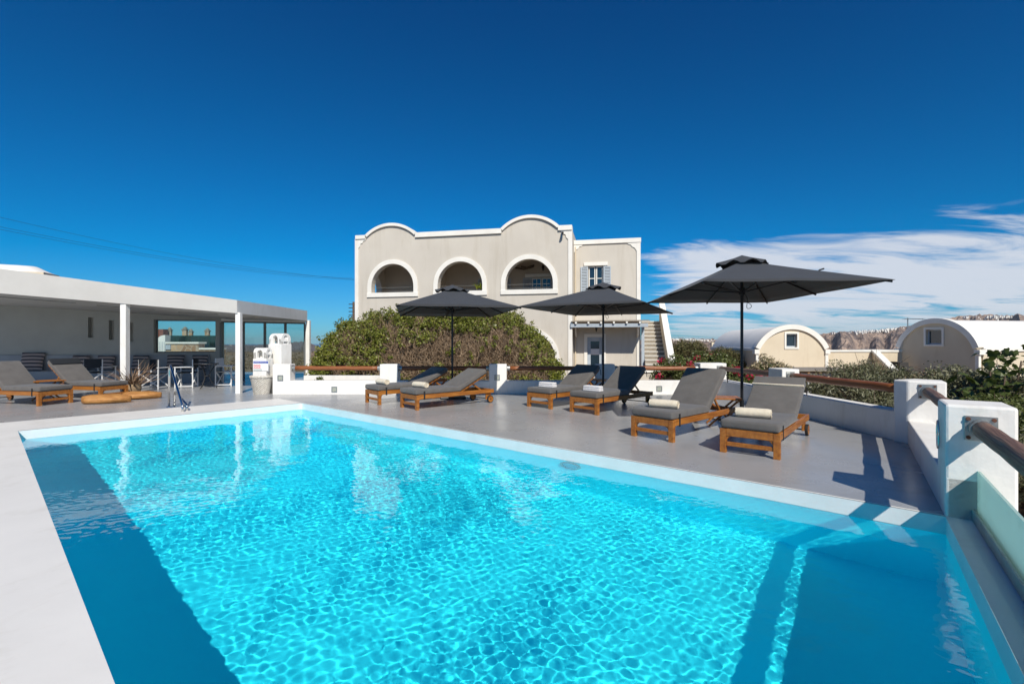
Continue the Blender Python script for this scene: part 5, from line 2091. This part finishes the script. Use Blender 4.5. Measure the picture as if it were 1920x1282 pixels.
def big_hedge():
    r = np.random.default_rng(11)
    xs = [-6.95, -6.5, -5.9, -5.2, -3.4, -.8, 0.0, .5, .95, 1.35, 1.7]
    zs = [.9, 1.75, 2.05, 2.25, 2.52, 2.42, 2.30, 2.0, 1.55, .95, .3]
    t = thing('hedge_bush', 'huge rounded green bush with dry brown twigs before the house', 'bush', (-2.4, 18.3, -.75))
    org = np.array([-2.4, 18.3, -.75])

    def skin(n, inner=0.0):
        X = r.uniform(-7.0, 1.7, n)
        T = np.interp(X, xs, zs) + .75
        hw = 2.3 * np.minimum(1, np.minimum(X + 7.6, 2.3 - X) / 1.4) ** .5
        th = np.arccos(r.uniform(-1, 1, n))          # over the top, front to back
        th = np.where(r.random(n) < .7, r.uniform(0.02, 1.75, n), th)
        k = 1 - inner * r.random(n)
        Y = 18.3 - hw * np.cos(th) * k
        Z = -.75 + T * np.sin(th) ** .75 * k
        nrm = np.stack([0 * X, -np.cos(th), np.sin(th)], 1)
        nrm[:, 0] = np.where(X < -5.8, -.8, np.where(X > .5, .8, 0))
        nrm /= np.linalg.norm(nrm, axis=1)[:, None]
        return np.stack([X, Y, Z], 1), nrm

    def dryness(P):
        return (np.exp(-((P[:, 0] + 1.9) / 2.9) ** 2) * np.exp(-((P[:, 2] - .85) / .85) ** 2)
                + .34 * np.sin(P[:, 0] * 2.3 + 1.1 * np.sin(P[:, 2] * 3)) * np.sin(P[:, 2] * 3.1 + P[:, 0]))
    C, nr = skin(1100, .16)
    dry = dryness(C) > r.uniform(.02, .55, len(C))
    rad = r.uniform(.17, .40, len(C))
    g = ~dry
    C[g] += nr[g] * .05
    P, D = clump_points(C[g] - org, rad[g], 95, r)
    leaf_mesh('foliage', P, D * .6 + np.array([0, -.3, .7]), .085, .62, M['hedge'], t, 1)
    # dry twigs everywhere under the leaves, and showing where the leaves are thin
    A, n1 = skin(26000, .16)
    k = np.clip(dryness(A) * 1.1 + .30, .10, 1)
    keep = r.random(len(A)) < k
    A, n1 = A[keep], n1[keep]
    up = n1 * .6 + r.normal(size=A.shape) * .55 + np.array([0, -.1, .5])
    up /= np.linalg.norm(up, axis=1)[:, None]
    ln = r.uniform(.18, .55, len(A))[:, None]
    twig_mesh('dry_twigs', A - org - up * ln * .5, A - org + up * ln * .5, .0095, M['hedge_dry'], t, 2, .16)
    # stray shoots on the outline
    B, n2 = skin(260, .02)
    top = B[:, 2] > .2
    B, n2 = B[top], n2[top]
    d2 = n2 + r.normal(size=B.shape) * .35 + np.array([0, 0, .5])
    d2 /= np.linalg.norm(d2, axis=1)[:, None]
    l2 = r.uniform(.2, .42, len(B))[:, None]
    twig_mesh('shoots', B - org, B - org + d2 * l2, .008, M['hedge_dry'], t, 3)
    C2 = np.concatenate([B + d2 * l2 * q for q in (.5, .75, 1.0)])
    P, D = clump_points(C2 - org, np.full(len(C2), .09), 9, r)
    leaf_mesh('shoot_leaves', P, D, .08, .6, M['hedge'], t, 4)
    # dark core of crossing branches and the stems
    A, n1 = skin(5200, .35)
    A = (A - np.array([-2.4, 18.3, 0])) * np.array([.93, .75, .88]) + np.array([-2.4, 18.3, 0])
    dd = r.normal(size=A.shape)
    dd /= np.linalg.norm(dd, axis=1)[:, None]
    twig_mesh('inner_branches', A - org - dd * .45, A - org + dd * .45, .035, M['bark'], t, 5)
    for i, x in enumerate((-5.4, -3.8, -2.4, -.9, .6)):
        MB().tube([(x + 2.4, 0, -.3), (x + 2.5, .1, .7), (x + 2.2 + .3 * math.sin(i), -.1, 1.6)], [.16, .11, .05], 8).build('stem', M['bark'], t)


big_hedge()


def shrub(name, label, centre, radii, n_clump, per, leaf, aspect, mat, seed, cat='shrub', crad=(.14, .30), twigs=400, low=-1.9, group=None, flowers=None):
    r = np.random.default_rng(seed)
    c = np.array(centre)
    t = thing(name, label, cat, (c[0], c[1], low), 0, group)
    org = np.array([c[0], c[1], low])
    d = r.normal(size=(n_clump, 3))
    d /= np.linalg.norm(d, axis=1)[:, None]
    d[:, 2] = np.abs(d[:, 2]) * .9 - .12
    q = r.uniform(.35, 1.0, n_clump)[:, None] ** .5 * (1 + .14 * np.sin(5 * d[:, :1] + seed) + .12 * np.sin(7 * d[:, 1:2]))
    C = c + d * q * np.array(radii)
    rad = r.uniform(*crad, n_clump)
    P, D = clump_points(C - org, rad, per, r, .35)
    leaf_mesh('foliage', P, D * .5 + np.array([0, -.2, .6]), leaf, aspect, mat, t, seed + 1)
    m = r.integers(0, n_clump, twigs)
    B = C[m] + r.normal(size=(twigs, 3)) * rad[m][:, None] * .8
    A = c + (C[m] - c) * r.uniform(.2, .7, (twigs, 1))
    A[:, 2] -= .15
    twig_mesh('branches', A - org, B - org, .012, M['bark'], t, seed + 2, .10)
    for i in range(4):
        a = i * 1.7 + seed
        e = (math.cos(a) * radii[0] * .5, math.sin(a) * radii[1] * .5, c[2] - low + radii[2] * .35)
        MB().tube([(0.05 * math.cos(a), .05 * math.sin(a), -.1), (e[0] * .4, e[1] * .4, e[2] * .55), e], [.07, .05, .02], 7).build('stem', M['bark'], t)
    if flowers:
        fm, fn, fs, frac = flowers
        sel = C[(C[:, 2] > c[2] - .2 * radii[2])]
        sel = sel[r.random(len(sel)) < frac]
        dv = sel - c
        dv /= np.linalg.norm(dv, axis=1)[:, None]
        P, D = clump_points(sel + dv * .12 - org, np.full(len(sel), .13), fn, r, .3)
        leaf_mesh('flowers', P, D, fs, .8, fm, t, seed + 3)
    return t


shrub('bougainvillea_bush', 'bougainvillea with magenta red blooms behind the corner post', (6.0, 15.2, .35), (1.25, .9, .78), 190, 70, .075, .6, M['shrub'], 31, 'bush', (.12, .26), 300, -1.2, None, (M['bract'], 40, .08, .22))
shrub('bougainvillea_bush', 'low red flowering bush just under the first side rail', (6.55, 12.9, .02), (.85, .8, .62), 120, 70, .07, .6, M['shrub'], 33, 'bush', (.10, .22), 200, -1.2, None, (M['bract'], 36, .075, .2))
shrub('tamarisk_tree', 'brownish green tree between the house stair and the far town', (12.6, 36.0, .35), (2.1, 1.6, 1.35), 200, 80, .12, .4, M['tamarisk'], 37, 'tree', (.25, .5), 300, -1.5)
shrub('tamarisk_tree', 'low olive brown tree left of the cream vaulted house', (14.4, 33.0, -.15), (1.6, 1.3, 1.15), 150, 80, .11, .4, M['tamarisk'], 38, 'tree', (.22, .45), 250, -1.5)
shrub('feathery_shrub', 'dry feathery shrub with cream seed heads before the cream house', (9.3, 17.4, .10), (.78, .6, .78), 60, 50, .07, .3, M['shrub'], 41, 'shrub', (.10, .2), 420, -1.5, None, (M['cream_flower'], 40, .06, .75))
shrub('olive_tree', 'silvery olive tree showing over the middle of the side wall', (7.9, 10.9, .05), (1.0, 1.0, .98), 230, 90, .075, .26, M['olive'], 43, 'tree', (.12, .28), 500, -1.9)
shrub('olive_tree', 'low silvery olive foliage against the side wall by the post', (6.9, 8.6, -.25), (.9, 1.2, .62), 200, 90, .065, .26, M['olive'], 44, 'tree', (.12, .25), 400, -1.9)
shrub('evergreen_shrub', 'dense dark green shrub at the right edge beyond the near post', (9.6, 9.4, -.15), (1.7, 1.6, 1.10), 420, 110, .070, .36, M['olive'], 47, 'shrub', (.14, .30), 700, -1.9)
shrub('evergreen_shrub', 'olive green undergrowth below the nearest rail at right', (7.2, 5.7, -.55), (1.2, 1.6, .95), 340, 110, .06, .36, M['olive'], 48, 'shrub', (.12, .26), 600, -1.9)
shrub('evergreen_shrub', 'leafy green shrub between the two nearest posts', (8.0, 7.6, -.30), (1.3, 1.2, .98), 330, 110, .065, .42, M['shrub'], 49, 'shrub', (.12, .26), 600, -1.9)
shrub('sprouting_plant', 'small leafy plant in the bed behind the first rail post', (-5.9, 14.6, -.1), (.35, .3, .42), 26, 40, .06, .5, M['shrub'], 52, 'plant', (.06, .12), 40, -.8)


def fig_tree():
    base = at(1862, 700, 8.6)
    t = thing('fig_tree', 'fig branches with large lobed leaves at the right edge', 'fig tree', (base.x, base.y, -1.9))
    r = random.Random(5)
    prof = [(0, -.06), (.06, -.11), (.14, -.11), (.145, -.04), (.20, .03), (.155, .06), (.165, .16), (.10, .15), (.0, .25)]
    pts = prof + [(-x, y) for x, y in prof[-2:0:-1]]
    me = []
    for k in range(3):
        mb = MB()
        V = [(0, .04, .012)] + [(x * .62, y * .62, -.10 * (x * x + y * y) ** .5 * (1 + .3 * k)) for x, y in pts]
        mb.add(V, [(0, 1 + i, 1 + (i + 1) % len(pts)) for i in range(len(pts))])
        m_ = bpy.data.meshes.new('leaf')
        m_.from_pydata(mb.v, [], mb.f)
        m_.materials.append(M['fig'])
        me.append(m_)
    tips = []
    for b in range(7):
        tip = Vector((r.uniform(-.75, .75), r.uniform(-.5, .5), 2.55 + r.uniform(-.25, .42)))
        MB().tube([(r.uniform(-.1, .1), 0, 0), (tip.x * .5, tip.y * .5, 1.6), tuple(tip)], [.05, .03, .012], 6).build('branch', M['bark'], t)
        tips.append(tip)
    for i in range(130):
        b = r.choice(tips)
        p = b + Vector((r.gauss(0, .16), r.gauss(0, .16), r.gauss(-.06, .17)))
        o = link('leaf', me[i % 3], t)
        o.location = p
        o.rotation_euler = (R(r.gauss(-25, 28)), R(r.gauss(0, 28)), r.uniform(0, 6.28))
        s = r.uniform(.45, .95)
        o.scale = (s, s, s)


fig_tree()


def scrub():
    """dry brush over the land behind the terrace"""
    r = np.random.default_rng(61)
    n = 2600
    rad = np.exp(r.uniform(np.log(17), np.log(115), n))
    az = r.uniform(-.95, 1.0, n)
    X, Y = rad * np.sin(az), rad * np.cos(az)
    keep = ~((X > -9.5) & (X < 7.5) & (Y > 20) & (Y < 34)) & ~((X > 14) & (Y > 27) & (Y < 44)) & ~((X > -14) & (X < -8) & (Y < 30))
    X, Y, rad = X[keep], Y[keep], rad[keep]
    n = len(X)
    s = r.uniform(.25, .7, n) * np.minimum(1.6, .6 + rad / 60)
    C = np.stack([X, Y, np.full(n, -.72) + s * .25], 1)
    P, D = clump_points(C, s, 26, r, .3, .75)
    leaf_mesh('dry_scrub', P, D + np.array([0, 0, .5]), .22, .34, M['scrub'], None, 62).update_tag()
    o = bpy.data.objects['dry_scrub']
    o['kind'] = 'stuff'
    o['label'] = 'dry brown and olive scrub over the land behind the terrace'


M['scrub'] = leaf_material('scrub', [(.19, .13, .075), (.26, .185, .115), (.11, .095, .045), (.15, .11, .06)], .85, .15)
scrub()


# ================================================================== AIR
def haze():
    mb = MB().box(-31000, -31000, -152, 31000, 31000, 225)
    m = bpy.data.materials.new('thin haze')
    m.use_nodes = True
    N, L = m.node_tree.nodes, m.node_tree.links
    N.remove(N['Principled BSDF'])
    v = N.new('ShaderNodeVolumePrincipled')
    v.inputs['Color'].default_value = (.86, .92, 1.0, 1)
    v.inputs['Density'].default_value = .00002
    v.inputs['Anisotropy'].default_value = .1
    L.new(v.outputs[0], N['Material Output'].inputs['Volume'])
    mb.build('haze', m, kind='stuff')


haze()
